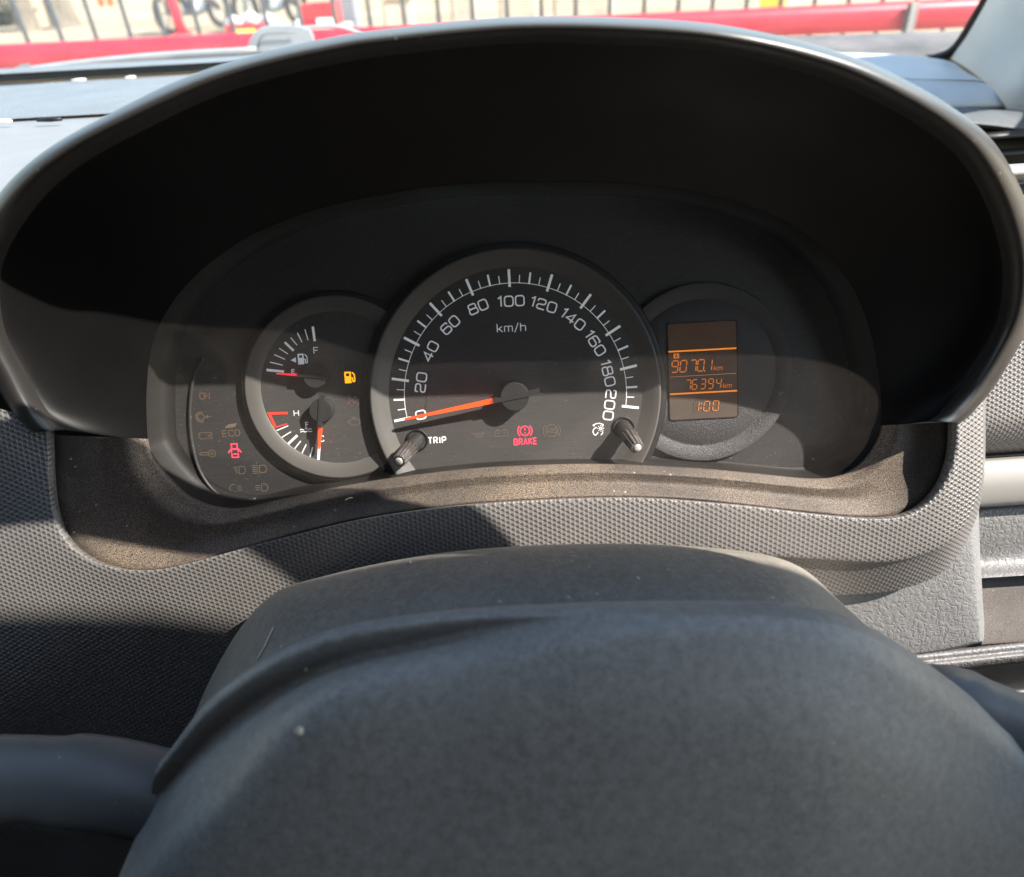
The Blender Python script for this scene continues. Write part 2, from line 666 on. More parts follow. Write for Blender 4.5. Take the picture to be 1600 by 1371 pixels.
# lower half of the opening: left foot, bottom, right foot
LB = [(231, 686), (236, 705), (250, 728), (270, 752), (296, 775), (335, 791), (380, 794), (440, 780), (510, 765), (580, 752),
      (650, 742), (740, 732), (830, 727), (920, 725), (1000, 727), (1080, 731), (1150, 737), (1210, 743), (1265, 748), (1305, 745),
      (1338, 729), (1360, 705), (1373, 680), (1376, 665)]
B = [(86, 680), (87, 730), (92, 785), (108, 832), (138, 865), (176, 884), (225, 891), (290, 883), (380, 858), (470, 833),
     (560, 812), (700, 791), (830, 781), (960, 777), (1060, 780), (1150, 788), (1225, 797), (1290, 804), (1345, 808), (1395, 804),
     (1437, 784), (1465, 749), (1479, 705), (1480, 660)]
LBw = [(a, b, 12) for a, b in LB]
Bw = [(a, b, 28) for a, b in B]


def mixl(a, b, t, dw=0.0):
    return [(p[0] * (1 - t) + q[0] * t, p[1] * (1 - t) + q[1] * t, p[2] * (1 - t) + q[2] * t + dw) for p, q in zip(a, b)]


lip = mixl(LBw, Bw, .10, 1.6)
floor_rows = [off(LBw, -10), LBw, lip, mixl(LBw, Bw, .24, 2.2), mixl(LBw, Bw, .36, .2), mixl(LBw, Bw, .55, -3), mixl(LBw, Bw, .8, -4.5), mixl(LBw, Bw, .95, -5.5), off(scale_px(Bw, 1.01), -7)]
loft('cluster_surround', [P3(r) for r in floor_rows], m_surround, dash, nu=160, nv=4)

# woven-textured trim around the opening
Bt = [(85, 655), (86, 690), (92, 785), (112, 840), (150, 873), (200, 889), (250, 890), (300, 881), (420, 847), (560, 812), (700, 791), (850, 780), (1000, 777),
      (1150, 788), (1280, 803), (1370, 808), (1420, 796), (1456, 763), (1476, 715), (1480, 660), (1480, 640)]
Ot = [(-190, 600, 32), (-210, 720, 33), (-210, 900, 28), (-190, 1100, 17), (-80, 1270, 3), (60, 1310, -6), (190, 1310, -8), (290, 1270, -6), (410, 1130, 4),
      (555, 985, 18), (700, 912, 23), (850, 884, 24.5), (1000, 873, 25), (1140, 869, 25.5), (1250, 875, 25.5), (1375, 881, 25), (1446, 868, 25), (1491, 844, 25),
      (1522, 795, 24.5), (1537, 722, 24), (1537, 560, 22)]
Et = [(-260, 600, 10), (-280, 720, 8), (-280, 900, 0), (-260, 1100, -10), (-120, 1360, -20), (60, 1420, -30), (190, 1420, -32), (300, 1360, -30), (430, 1190, -15),
      (560, 1040, 2), (700, 965, 8), (850, 935, 10), (1000, 922, 11), (1140, 920, 12), (1240, 930, 12), (1375, 926, 11), (1455, 905, 11), (1496, 868, 11),
      (1526, 808, 11), (1539, 728, 10), (1540, 560, 9)]
Btw = [(a, b, 28) for a, b in Bt]
trim_rows = [off(scale_px(Btw, .999), -11), off(scale_px(Btw, 1.002), -5.5), off(scale_px(Btw, 1.008), -2.0), off(scale_px(Btw, 1.016), -.1), off(scale_px(Btw, 1.024), .7), mixl(scale_px(Btw, 1.02), Ot, .16, 1.1), mixl(Btw, Ot, .4, 1.2),
             mixl(Btw, Ot, .75, 1.0), mixl(Btw, Ot, .96, .3), off(mixl(Ot, Et, .07), -1.5), Et]
loft('cluster_trim_panel', [P3(r) for r in trim_rows], m_trim, dash, nu=150, nv=5)

# grained lower panel right of the column
lp = [
    [(1050, 880, 8), (1250, 870, 8), (1440, 800, 8), (1500, 745, 8), (1520, 735, 5), (1528, 735, -6)],
    [(1050, 950, 5), (1250, 935, 5), (1440, 880, 5), (1506, 850, 5), (1524, 848, 2), (1531, 848, -8)],
    [(1050, 1010, 0), (1250, 985, 0), (1440, 955, 0), (1514, 945, 0), (1531, 943, -3), (1536, 943, -12)],
    [(1050, 1060, -5), (1250, 1038, -5), (1440, 1012, -5), (1520, 998, -5), (1534, 996, -8), (1540, 996, -16)],
    [(1050, 1068, -9), (1250, 1046, -9), (1440, 1022, -9), (1520, 1006, -9), (1534, 1003, -12), (1540, 1002, -18)],
    [(1050, 1075, -22), (1250, 1052, -22), (1440, 1028, -22), (1520, 1010, -22), (1534, 1006, -24), (1540, 1006, -26)],
]
loft('lower_dash_panel', [P3(r) for r in lp], m_leather, dash, nu=50, nv=6)


def strip(name, prof, mat, x0=1500, x1=1800, slope=-.065, nu=6, nv=4, smooth_rows=True):
    rows = []
    for y, w in prof:
        rows.append([W(x0 + (x1 - x0) * t, y + slope * ((x0 + (x1 - x0) * t) - 1560), w) for t in (0, .33, .66, 1)])
    return loft(name, rows, mat, dash, nu=nu, nv=nv, smooth_rows=smooth_rows)


strip('side_dash_panel', [(285, -8), (300, -2), (330, 1), (420, 2), (560, 2), (640, 2), (672, 0), (694, -6), (706, -14), (712, -24)], m_trim, x0=1480)
strip('silver_strip', [(714, -22), (717, -9), (724, -4), (752, -2), (784, -5), (790, -9), (793, -20)], m_silver, x0=1505)
strip('side_grained_panel', [(788, -20), (798, -14), (840, -16), (872, -20), (888, -17), (896, -12), (902, -10)], m_leather, x0=1500)
strip('storage_shelf', [(900, -26), (904, -20), (950, -16), (1000, -11), (1006, -11), (1010, -13)], m_shelf, x0=1534)
strip('shelf_ledge', [(1006, -16), (1009, -8), (1015, -6), (1021, -7), (1027, -4), (1034, -5), (1040, -9), (1046, -16)], m_leather, x0=1330, slope=-.11)
strip('lower_cubby', [(1040, 2), (1050, -20), (1085, -26), (1120, -10), (1160, -8), (1220, -14)], m_black, x0=1380, slope=-.1)

# dash top, left of the hood: a flat plastic panel, a seam, a grained pad, a dark lip under the windscreen
ZT = CAM.z - .068


def top_strip(name, xs, prof, mat, tilt=.062, nv=5, nu=40, smooth_rows=True):
    """prof: (photo row at x=0, height step in mm) laid on the dash-top level, running across the car"""
    rows = []
    for y, dz, xe in prof:
        z = ZT + dz * .001
        p = HZ(0, y, z)
        x1 = HZ(xe, y - .054 * xe, z).x
        rows.append([Vector((-.75 + (x1 + .75) * t / 6, p.y, z)) for t in range(7)])
    return loft(name, rows, mat, dash, nu=nu, nv=nv, smooth_rows=smooth_rows)


top_strip('dash_top_panel', None, [(420, -14, -40), (330, -2, 5), (300, 0, 22), (240, 0.5, 112), (196, 0, 200), (191.5, -.6, 210), (190.5, -4, 212)], m_dashpanel)
top_strip('dash_top_pad', None, [(189.5, -6, 212), (188.5, 0, 214), (184, 2.2, 225), (165, 3.2, 280), (145, 3, 340), (137, 1.8, 370), (134.5, -3, 380)], m_leather_fine)
top_strip('dash_top_lip', None, [(133, -6, 380), (127, -2, 400), (119, 2, 430), (117, 3.5, 440), (115, 4.5, 450), (112, 3, 460), (108, -6, 470)], m_leather_fine)
# little white clips where the panels meet
for i, (x0, x1, y, mt) in enumerate(((-20, 18, 190, m_white), (58, 96, 187.5, m_black), (112, 134, 125.5, m_white), (196, 212, 121.5, m_white))):
    a, b = HZ(x0, y + .8, ZT + .0035), HZ(x1, y - .9, ZT + .0035)
    v, f = tube_geo([a, a.lerp(b, .5), b], [.0009, .0012, .0009], 8)
    mesh('panel_clip', v, f, mt, dash)

# dash top, right of the hood: pad with a rounded end, and the band above the side vent
def hyrow(lst):
    return [HY(*p) for p in lst]


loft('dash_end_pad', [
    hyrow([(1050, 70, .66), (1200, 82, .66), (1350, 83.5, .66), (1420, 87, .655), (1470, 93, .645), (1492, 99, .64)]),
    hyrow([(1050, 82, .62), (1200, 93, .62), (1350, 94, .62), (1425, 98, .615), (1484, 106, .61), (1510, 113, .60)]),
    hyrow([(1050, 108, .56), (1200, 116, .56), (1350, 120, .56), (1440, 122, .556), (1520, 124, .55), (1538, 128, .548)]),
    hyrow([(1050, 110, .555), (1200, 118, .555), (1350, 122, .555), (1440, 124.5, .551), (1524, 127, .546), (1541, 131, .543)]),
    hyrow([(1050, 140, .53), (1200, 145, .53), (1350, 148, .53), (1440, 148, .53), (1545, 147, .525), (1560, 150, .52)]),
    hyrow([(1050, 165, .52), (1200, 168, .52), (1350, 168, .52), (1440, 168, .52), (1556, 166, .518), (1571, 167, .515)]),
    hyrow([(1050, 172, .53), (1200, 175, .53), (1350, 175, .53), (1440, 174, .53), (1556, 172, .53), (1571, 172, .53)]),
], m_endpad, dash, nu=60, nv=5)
loft('side_vent_surround', [
    hyrow([(1400, 166, .535), (1500, 167, .535), (1570, 170, .535), (1640, 182, .535), (1760, 215, .53)]),
    hyrow([(1400, 168, .505), (1500, 170, .505), (1570, 175, .505), (1640, 189, .505), (1760, 224, .50)]),
    hyrow([(1400, 185, .485), (1500, 187, .485), (1570, 193, .485), (1640, 206, .485), (1760, 244, .48)]),
    hyrow([(1400, 192, .482), (1500, 194, .482), (1570, 200, .482), (1640, 213, .482), (1760, 252, .478)]),
    hyrow([(1400, 196, .49), (1500, 198, .49), (1570, 204, .49), (1640, 217, .49), (1760, 258, .485)]),
], m_leather_dark, dash, nu=40, nv=5)
vent = loft('air_vent', [
    hyrow([(1450, 190, .50), (1560, 197, .50), (1660, 215, .50), (1760, 250, .50)]),
    hyrow([(1450, 196, .54), (1560, 200, .54), (1660, 216, .54), (1760, 250, .54)]),
    hyrow([(1450, 290, .54), (1560, 288, .54), (1660, 284, .54), (1760, 280, .54)]),
    hyrow([(1450, 306, .465), (1560, 303, .465), (1660, 298, .465), (1760, 292, .465)]),
], m_black, dash, nu=20, nv=3, smooth_rows=False)
for y in (212, 240, 268):
    a = [HY(1470, y + 8, .478), HY(1560, y, .478), HY(1660, y - 8, .478), HY(1780, y - 17, .478)]
    v, f = tube_geo(a, .0042, 12, squash=.55)
    mesh('vent_slat', v, f, m_black, vent)
strip('vent_frame', [(258, -3), (261, 3), (267, 6), (276, 6), (284, 2), (288, -6)], m_silver, x0=1480)

# base of the dashboard behind the trim, down to the knee area
loft('dash_core', [
    P3([(-420, 300, -45), (100, 250, -40), (800, 180, -40), (1500, 250, -40), (1900, 300, -45)]),
    P3([(-420, 700, -60), (100, 700, -60), (800, 700, -60), (1500, 700, -60), (1900, 700, -60)]),
    P3([(-420, 1300, -80), (100, 1300, -80), (800, 1300, -80), (1500, 1300, -80), (1900, 1300, -80)]),
    P3([(-420, 2000, -90), (100, 2000, -90), (800, 2000, -90), (1500, 2000, -90), (1900, 2000, -90)]),
], m_black, dash, nu=20, nv=3)

# ------------------------------------------------------------------ the cabin around the dashboard (shades it)
m_lining = plastic('roof_lining', (.16, .155, .145), .9, spec=.2, grain=.0002, grain_scale=400)
m_cabin = plastic('cabin_trim', (.022, .022, .023), .7, spec=.3, grain=.0002, grain_scale=400)
cab = thing('car_cabin', 'dark car cabin with pale roof lining behind the dashboard', 'car cabin', Vector((-.3, -.5, .25)))
loft('roof_lining', [[Vector((x, y + (0 if x < .42 else -.03 * min((x - .42) / .2, 1) * (1 if y > -.1 else 0)), z)) for x in (-1.15, -.7, -.3, .1, .3, .5, .72)] for y, z in ((.0, 1.53), (-.03, 1.535), (-.5, 1.60), (-1.2, 1.60), (-1.9, 1.55))], m_lining, cab, nu=28, nv=4)
loft('floor_pan', [[Vector((x, y, z)) for x in (-1.15, -.4, .1, .46)] for y, z in ((.75, .9), (.72, .45), (.5, .28), (-.8, .28), (-1.9, .35))], m_cabin, cab, nu=12, nv=3)
loft('rear_wall', [[Vector((x, y, z)) for x in (-1.15, -.4, .1, .46)] for y, z in ((-1.9, .3), (-1.95, 1.0), (-1.92, 1.62))], m_cabin, cab, nu=12, nv=3)
loft('driver_door', [[Vector((x, y, z)) for y in (.72, .2, -.4, -1.9)] for x, z in ((.46, .28), (.50, .6), (.48, .90), (.44, .96))], m_cabin, cab, nu=12, nv=3)
loft('passenger_door', [[Vector((x, y, z)) for y in (.72, .2, -.4, -1.9)] for x, z in ((-1.15, .28), (-1.2, .6), (-1.16, .95), (-1.10, 1.02))], m_cabin, cab, nu=12, nv=3)
for sx, nm in ((.5, 'driver_side_blocker'), (-1.13, 'passenger_side_blocker')):  # unseen panels added across the side windows to cut ambient light
    loft(nm, [[Vector((sx + (.0 if z < 1.2 else -.04 * math.copysign(1, sx)), y, z)) for y in (-.12 if sx < 0 else -.42, -.5, -.9, -1.9)] for z in (.9, 1.1, 1.3, 1.58)], m_cabin, cab, nu=10, nv=2)
loft('seat_back', [[Vector((x, y + .05 * math.cos((x) * 5), z)) for x in (-.27, -.2, 0, .2, .27)] for y, z in ((-.52, .45), (-.50, .55), (-.62, .9), (-.75, 1.25), (-.80, 1.30), (-.84, 1.25))], m_cabin, cab, nu=16, nv=4)

# ------------------------------------------------------------------ windscreen, pillar, cowl, wiper
pil = thing('pillar_trim', 'pale grey-green textured trim of the front roof pillar beside the windscreen', 'pillar trim', HY(1600, 150, .55))
pb = [(1500, 92, .66), (1518, 55, .65), (1545, 10, .63), (1575, -50, .60), (1640, -160, .56)]
pf = [(1548, 135, .56), (1575, 100, .55), (1610, 50, .53), (1660, -30, .50), (1760, -160, .46)]
loft('pillar_cover', [
    hyrow([(1478, 92, .70), (1500, 55, .69), (1530, 8, .67), (1562, -50, .64), (1625, -160, .60)]),
    hyrow([(1484, 92, .685), (1506, 56, .675), (1534, 10, .655), (1566, -50, .625), (1630, -160, .585)]),
    hyrow([(1512, 108, .645), (1535, 70, .635), (1562, 20, .615), (1596, -45, .585), (1665, -160, .545)]),
    hyrow([(1545, 136, .60), (1575, 100, .59), (1610, 45, .57), (1650, -30, .54), (1730, -160, .50)]),
    hyrow([(1572, 172, .56), (1612, 125, .55), (1655, 60, .53), (1700, -30, .50), (1790, -160, .46)]),
    hyrow([(1640, 205, .54), (1690, 150, .53), (1740, 80, .51), (1800, -20, .48), (1900, -160, .44)]),
], m_pillar, pil, nu=40, nv=5)
loft('rubber_seal', [
    hyrow([(1445, 85.5, .70), (1462, 84, .695), (1482, 76, .69), (1498, 57, .68), (1527, 8, .66), (1560, -50, .63), (1624, -160, .59)]),
    hyrow([(1452, 90, .688), (1470, 89, .684), (1490, 80, .68), (1508, 59, .67), (1536, 10, .65), (1568, -50, .62), (1634, -160, .58)]),
    hyrow([(1470, 95, .69), (1486, 94, .686), (1500, 84, .682), (1514, 62, .675), (1541, 12, .656), (1572, -50, .626), (1638, -160, .586)]),
], m_rubber, pil, nu=40, nv=4)


loft('outer_pillar', [[Vector((x, .72 - .5 * t, 1.05 + .33 * t + dz)) for t in (0, .33, .66, 1)] for x, dz in ((.47, -.10), (.50, .0), (.56, .04), (.60, -.02), (.58, -.10))], m_cabin, pil, nu=12, nv=3)  # unseen outer section of the pillar, added to shade the side vent surround


def wind_pt(x, t):
    """t 0 at the base, 1 at the top; gently bowed pane leaning back over the dash"""
    bow = .06 * (x / .6) ** 2
    y = .80 - bow * (1 - t) - .80 * t
    z = CAM.z - .085 + .415 * t
    return Vector((x, y, z))


wb = thing('windscreen', 'dusty raked glass windscreen above the dashboard', 'windscreen', wind_pt(0, 0))
xs = [-1.0 + 1.55 * i / 24 for i in range(25)]
V = [wind_pt(x * (1 - .25 * t / 8) if x > 0 else x, t / 8) for t in range(9) for x in xs]
mesh('glass_pane', V, grid_faces(9, 25), m_wind, wb)
cow = thing('cowl_panel', 'dusty grey plastic cowl below the windscreen', 'cowl', (0, .86, CAM.z - .12))
rows = []
for dy, dz in ((-.035, -.02), (.0, -.012), (.05, -.004), (.10, -.012), (.16, -.03), (.17, -.08)):
    rows.append([Vector((x, .80 - .06 * (x / .6) ** 2 + dy, CAM.z - .085 + dz)) for x in (-.75, -.4, 0, .3, .66)])
loft('cowl_cover', rows, m_cowl, cow, nu=40, nv=4)

wip = thing('windscreen_wiper', 'grey windscreen wiper with arm pivot cover and long blade', 'wiper', HY(470, 75, .92))
# pivot cover: rounded block
pvo = [(384, 82), (390, 64), (397, 52), (408, 44), (425, 40), (452, 39.5), (470, 41), (484, 46), (490, 56), (493, 82)]
front = [HY(a, b, .90) for a, b in pvo]
mid = [HY(800 + (a - 440) * .97 - 360, 62 + (b - 62) * .93, .892) for a, b in pvo]
back = [HY(a, b - 1, .95) for a, b in pvo]
n0 = len(pvo)
V = mid + front + back
F = [list(range(n0))] + grid_faces(3, n0)
mesh('pivot_cover', V, F, m_wiper, wip, sharp=50)
inn = [(402, 78), (405, 64), (411, 55), (420, 52.5), (462, 51)]
v, f = tube_geo([HY(a, b, .889) for a, b in inn], .0009, 6)
mesh('cover_groove', v, f, m_cowl, wip)
v, f = tube_geo(spline([HY(a, b, .905) for a, b in ((455, 46), (500, 41.5), (530, 42), (556, 50), (580, 62))], 20), .0032, 10, squash=.6)
mesh('wiper_arm', v, f, m_wiper, wip)
v, f = tube_geo([HY(462, 45, .90), HY(464, 37, .90), HY(466, 30, .90)], [.006, .004, .0015], 8)
mesh('washer_nozzle', v, f, m_wiper, wip)
v, f = tube_geo(spline([HY(a, b, .86) for a, b in ((20, 113), (60, 107), (140, 97), (260, 86), (400, 78))], 30), .0042, 10, squash=.8)
mesh('wiper_blade', v, f, m_wiper, wip)
v, f = tube_geo(spline([HY(a, b, .85) for a, b in ((95, 107), (180, 98), (300, 88), (420, 82))], 30), .0026, 8)
mesh('rubber_strip', v, f, m_cowl, wip)
V = [HY(a, b, y) for y in (.83, .87) for a, b in ((12, 115), (24, 106), (34, 101), (47, 99), (48, 113))]
mesh('blade_clip', V, [[0, 1, 2, 3, 4], [9, 8, 7, 6, 5]] + [[i, (i + 1) % 5, 5 + (i + 1) % 5, 5 + i] for i in range(5)], m_wiper, wip, smooth=False)

# ------------------------------------------------------------------ steering column and wheel
colm = thing('steering_column', 'dusty dark plastic steering column cover below the gauges', 'steering column', W(880, 1100, 60))
cc = [
    [(340, 1200, -30), (430, 1010, -10), (520, 945, 5), (700, 905, 5), (930, 890, 5), (1130, 897, 5), (1225, 915, 3), (1275, 965, -10), (1330, 1040, -30)],
    [(300, 1190, 10), (362, 1020, 20), (430, 945, 26), (520, 905, 30), (700, 870, 32), (930, 856, 32), (1130, 864, 32), (1235, 887, 30), (1300, 945, 22), (1360, 1010, 12)],
    [(282, 1180, 30), (340, 1040, 38), (415, 938, 40), (510, 900, 42), (700, 863, 44), (930, 850, 44), (1130, 858, 44), (1242, 882, 42), (1308, 940, 38), (1380, 1000, 30)],
    [(276, 1190, 46), (335, 1060, 54), (415, 958, 58), (520, 912, 60), (700, 872, 62), (930, 858, 62), (1130, 867, 62), (1250, 895, 60), (1325, 955, 54), (1400, 1030, 46)],
    [(276, 1230, 66), (340, 1110, 78), (430, 1030, 84), (540, 975, 86), (720, 935, 88), (930, 922, 88), (1130, 930, 88), (1260, 955, 86), (1350, 1020, 78), (1420, 1090, 66)],
    [(290, 1330, 76), (360, 1230, 86), (450, 1130, 92), (560, 1070, 94), (730, 1030, 96), (930, 1015, 96), (1130, 1025, 96), (1270, 1050, 94), (1360, 1130, 86), (1430, 1200, 76)],
]
cc[0].insert(1, (385, 1100, -18))
loft('column_cover', [P3(r) for r in cc], m_column, colm, nu=90, nv=6)

whl = thing('steering_wheel', 'dark steering wheel hub and rim in front of the gauges', 'steering wheel', W(870, 1450, 120))
hb = [
    [(360, 1330, 70), (470, 1180, 84), (600, 1060, 90), (760, 1005, 92), (930, 990, 92), (1100, 995, 92), (1230, 1020, 90), (1330, 1080, 84), (1440, 1180, 76), (1600, 1300, 66)],
    [(280, 1225, 92), (370, 1095, 100), (520, 1005, 106), (700, 968, 108), (880, 955, 109), (1060, 950, 109), (1220, 956, 107), (1335, 985, 103), (1460, 1065, 97), (1640, 1210, 88)],
    [(255, 1190, 99), (345, 1078, 107), (500, 990, 112), (690, 955, 114), (880, 943, 115), (1060, 939, 115), (1225, 944, 113), (1345, 974, 109), (1475, 1056, 103), (1660, 1205, 94)],
    [(240, 1216, 103), (340, 1104, 111), (495, 1013, 116), (692, 972, 119), (880, 958, 121), (1065, 955, 122), (1235, 960, 120), (1360, 992, 117), (1490, 1077, 111), (1680, 1230, 102)],
    [(232, 1262, 98), (335, 1150, 106), (492, 1052, 112), (692, 1000, 117), (880, 975, 123), (1067, 968, 125), (1240, 974, 123), (1368, 1006, 120), (1500, 1092, 114), (1692, 1246, 105)],
    [(190, 1360, 110), (310, 1240, 119), (480, 1105, 128), (690, 1050, 129), (885, 1025, 130), (1075, 1020, 130), (1255, 1028, 128), (1390, 1070, 125), (1530, 1160, 119), (1740, 1320, 110)],
    [(150, 1480, 119), (280, 1370, 129), (460, 1280, 134), (690, 1220, 136), (890, 1195, 137), (1090, 1195, 137), (1280, 1210, 135), (1430, 1260, 131), (1590, 1370, 124), (1800, 1500, 114)],
    [(150, 1760, 118), (280, 1700, 129), (460, 1640, 136), (690, 1600, 139), (890, 1590, 140), (1090, 1590, 140), (1280, 1600, 138), (1430, 1640, 132), (1590, 1700, 124), (1800, 1780, 114)],
    [(330, 2060, 112), (440, 2120, 122), (580, 2150, 128), (740, 2165, 131), (900, 2170, 132), (1070, 2170, 132), (1230, 2160, 130), (1370, 2140, 124), (1500, 2100, 116), (1640, 2030, 108)],
    [(380, 2000, 70), (470, 2040, 74), (600, 2070, 78), (750, 2080, 80), (900, 2085, 80), (1060, 2085, 80), (1210, 2075, 78), (1340, 2055, 74), (1450, 2020, 70), (1560, 1970, 66)],
]
loft('hub_pad', [P3(r) for r in hb], m_pad, whl, nu=90, nv=6)
WC = (.008, -.079, .166)
WR = .207


def wheel_pt(ang, r=WR, w=None):
    return CM @ Vector((WC[0] + r * math.cos(ang), WC[1] + r * math.sin(ang), WC[2] if w is None else w))


n, k = 120, 16
V = []
for i in range(n):
    a = 2 * math.pi * i / n
    for j in range(k):
        b = 2 * math.pi * j / k
        V.append(wheel_pt(a, WR + .0135 * math.cos(b), WC[2] + .0155 * math.sin(b)))
mesh('rim', V, [[i * k + j, ((i + 1) % n) * k + j, ((i + 1) % n) * k + (j + 1) % k, i * k + (j + 1) % k] for i in range(n) for j in range(k)], m_spoke, whl)
sp1 = spline([W(330, 1265, 90), W(150, 1222, 94), W(-60, 1215, 100), W(-300, 1220, 115), wheel_pt(R(190), WR - .004)], 30)
v, f = tube_geo(sp1, [.0125] * 10 + [.0115] * 20, 18, squash=.75)
mesh('spoke', v, f, m_spoke, whl)
sp2 = spline([W(1330, 1130, 92), W(1480, 1105, 96), W(1640, 1160, 104), W(1850, 1210, 114), wheel_pt(R(-8), WR - .004)], 30)
v, f = tube_geo(sp2, [.0125] * 10 + [.0115] * 20, 18, squash=.75)
mesh('spoke', v, f, m_spoke, whl)

# ------------------------------------------------------------------ instrument cluster
clu = thing('instrument_cluster', 'car instrument cluster with speedometer, fuel and temperature gauges and orange display', 'gauge cluster', CM)


def cl(name, geo, mat, parent=clu, smooth=True, sharp=None, data=None, loc=None, rot=0.0, scl=1.0):
    """part in cluster coordinates (m)"""
    v, f = geo
    o = mesh(name, v, f, mat, parent, smooth=smooth, local=True, sharp=sharp)
    return o


def clone(o, parent, loc, rot=0.0):
    c = o.copy()
    COL.objects.link(c)
    c.parent = parent
    c.location = loc
    c.rotation_euler = (0, 0, rot)
    return c


def arcpts(cx, cy, r, a0, a1, n=14):
    return [(cx + r * math.cos(R(a0 + (a1 - a0) * i / n)), cy + r * math.sin(R(a0 + (a1 - a0) * i / n))) for i in range(n + 1)]


def circ(cx, cy, r, n=24):
    return arcpts(cx, cy, r, 0, 360, n)


def rpoly(pts, r, closed=False, n=4):
    """polyline with rounded corners"""
    pts = [Vector((p[0], p[1])) for p in pts]
    m = len(pts)
    out = []
    for i in range(m):
        if not closed and i in (0, m - 1):
            out.append(tuple(pts[i]))
            continue
        p, a, b = pts[i], pts[i - 1], pts[(i + 1) % m]
        d1, d2 = (a - p), (b - p)
        q = min(r, d1.length * .49, d2.length * .49)
        s, e = p + d1.normalized() * q, p + d2.normalized() * q
        for k in range(n + 1):
            t = k / n
            out.append(tuple(s * (1 - t) ** 2 + p * 2 * t * (1 - t) + e * t * t))
    if closed:
        out.append(out[0])
    return out


def ribbon(lines, width, w=0.0, th=.00006):
    """flat printed strokes (mm in, m out)"""
    V, F = [], []
    for ln in lines:
        pts = [Vector(p) for p in ln]
        pts = [p for i, p in enumerate(pts) if i == 0 or (p - pts[i - 1]).length > 1e-5]
        closed = (pts[0] - pts[-1]).length < 1e-4 and len(pts) > 3
        if closed:
            pts = pts[:-1]
        m = len(pts)
        base = len(V)
        for i in range(m):
            a = pts[i - 1] if (i > 0 or closed) else None
            b = pts[(i + 1) % m] if (i < m - 1 or closed) else None
            d1 = (pts[i] - a).normalized() if a is not None else None
            d2 = (b - pts[i]).normalized() if b is not None else None
            if d1 is None:
                nrm, k = Vector((-d2.y, d2.x)), 1
            elif d2 is None:
                nrm, k = Vector((-d1.y, d1.x)), 1
            else:
                n1, n2 = Vector((-d1.y, d1.x)), Vector((-d2.y, d2.x))
                nrm = n1 + n2
                if nrm.length < 1e-4:
                    nrm = n1
                nrm.normalize()
                k = 1 / max(nrm.dot(n1), .45)
            for s in (-1, 1):
                q = pts[i] + nrm * (s * width / 2 * k)
                V.append(Vector((q.x * .001, q.y * .001, w)))
        for i in range(m if closed else m - 1):
            j = (i + 1) % m
            F.append([base + i * 2, base + j * 2, base + j * 2 + 1, base + i * 2 + 1])
    return V, F


def fillpoly(polys, w=0.0):
    V, F = [], []
    for p in polys:
        b = len(V)
        V += [Vector((x * .001, y * .001, w)) for x, y in p]
        F.append(list(range(b, b + len(p))))
    return V, F


def rrect(x, y, w, h, r):
    return rpoly([(x, y), (x + w, y), (x + w, y + h), (x, y + h)], r, True)


GL = {
    '0': [rrect(0, 0, .86, 1, .3)],
    '1': [[(.12, .78), (.42, 1), (.42, 0)]],
    '2': [rpoly([(.03, .72), (.03, 1), (.83, 1), (.83, .52), (.03, .44), (.03, 0), (.86, 0)], .26)],
    '4': [[(.62, 0), (.62, 1), (.0, .28), (.88, .28)]],
    '6': [rpoly([(.8, .8), (.8, 1), (.0, 1), (.0, 0), (.86, 0), (.86, .58), (.0, .58)], .28)],
    '8': [rrect(.05, .53, .76, .47, .2), rrect(0, 0, .86, .53, .22)],
    'k': [[(0, 0), (0, 1)], [(.58, .68), (.02, .3)], [(.2, .42), (.62, 0)]],
    'm': [[(0, 0), (0, .68)], rpoly([(0, .5), (0, .68), (.46, .68), (.46, 0)], .14), rpoly([(.46, .5), (.46, .68), (.92, .68), (.92, 0)], .14)],
    '/': [[(0, -.12), (.46, 1.05)]],
    'h': [[(0, 0), (0, 1)], rpoly([(0, .5), (0, .66), (.58, .66), (.58, 0)], .16)],
    'T': [[(0, 1), (.66, 1)], [(.33, 1), (.33, 0)]],
    'R': [rpoly([(0, 0), (0, 1), (.62, 1), (.62, .48), (0, .48)], .2), [(.3, .48), (.66, 0)]],
    'I': [[(.1, 0), (.1, 1)]],
    'P': [rpoly([(0, 0), (0, 1), (.62, 1), (.62, .44), (0, .44)], .22)],
    'B': [rpoly([(0, .52), (0, 1), (.56, 1), (.56, .52), (0, .52)], .18), rpoly([(0, .52), (.62, .52), (.62, 0), (0, 0), (0, .52)], .18)],
    'A': [[(0, 0), (.34, 1), (.68, 0)], [(.12, .34), (.56, .34)]],
    'K': [[(0, 0), (0, 1)], [(.6, 1), (.02, .42)], [(.2, .6), (.64, 0)]],
    'E': [[(.58, 1), (0, 1), (0, 0), (.58, 0)], [(0, .5), (.5, .5)]],
    'S': [rpoly([(.6, .8), (.6, 1), (0, 1), (0, .52), (.62, .5), (.62, 0), (0, 0), (0, .2)], .24)],
    'C': [rpoly([(.62, .76), (.62, 1), (0, 1), (0, 0), (.62, 0), (.62, .24)], .28)],
    'O': [rrect(0, 0, .68, 1, .3)],
    'F': [[(.58, 1), (0, 1), (0, 0)], [(0, .52), (.5, .52)]],
    'H': [[(0, 0), (0, 1)], [(.66, 0), (.66, 1)], [(0, .5), (.66, .5)]],
    'N': [[(0, 0), (0, 1), (.62, 0), (.62, 1)]],
    'U': [rpoly([(0, 1), (0, 0), (.64, 0), (.64, 1)], .28)],
    '!': [[(.1, .32), (.1, 1)], [(.1, 0), (.1, .14)]],
}
GW = {'1': .52, 'I': .2, '/': .46, 'm': .92, 'k': .6, 'h': .58, '!': .2}


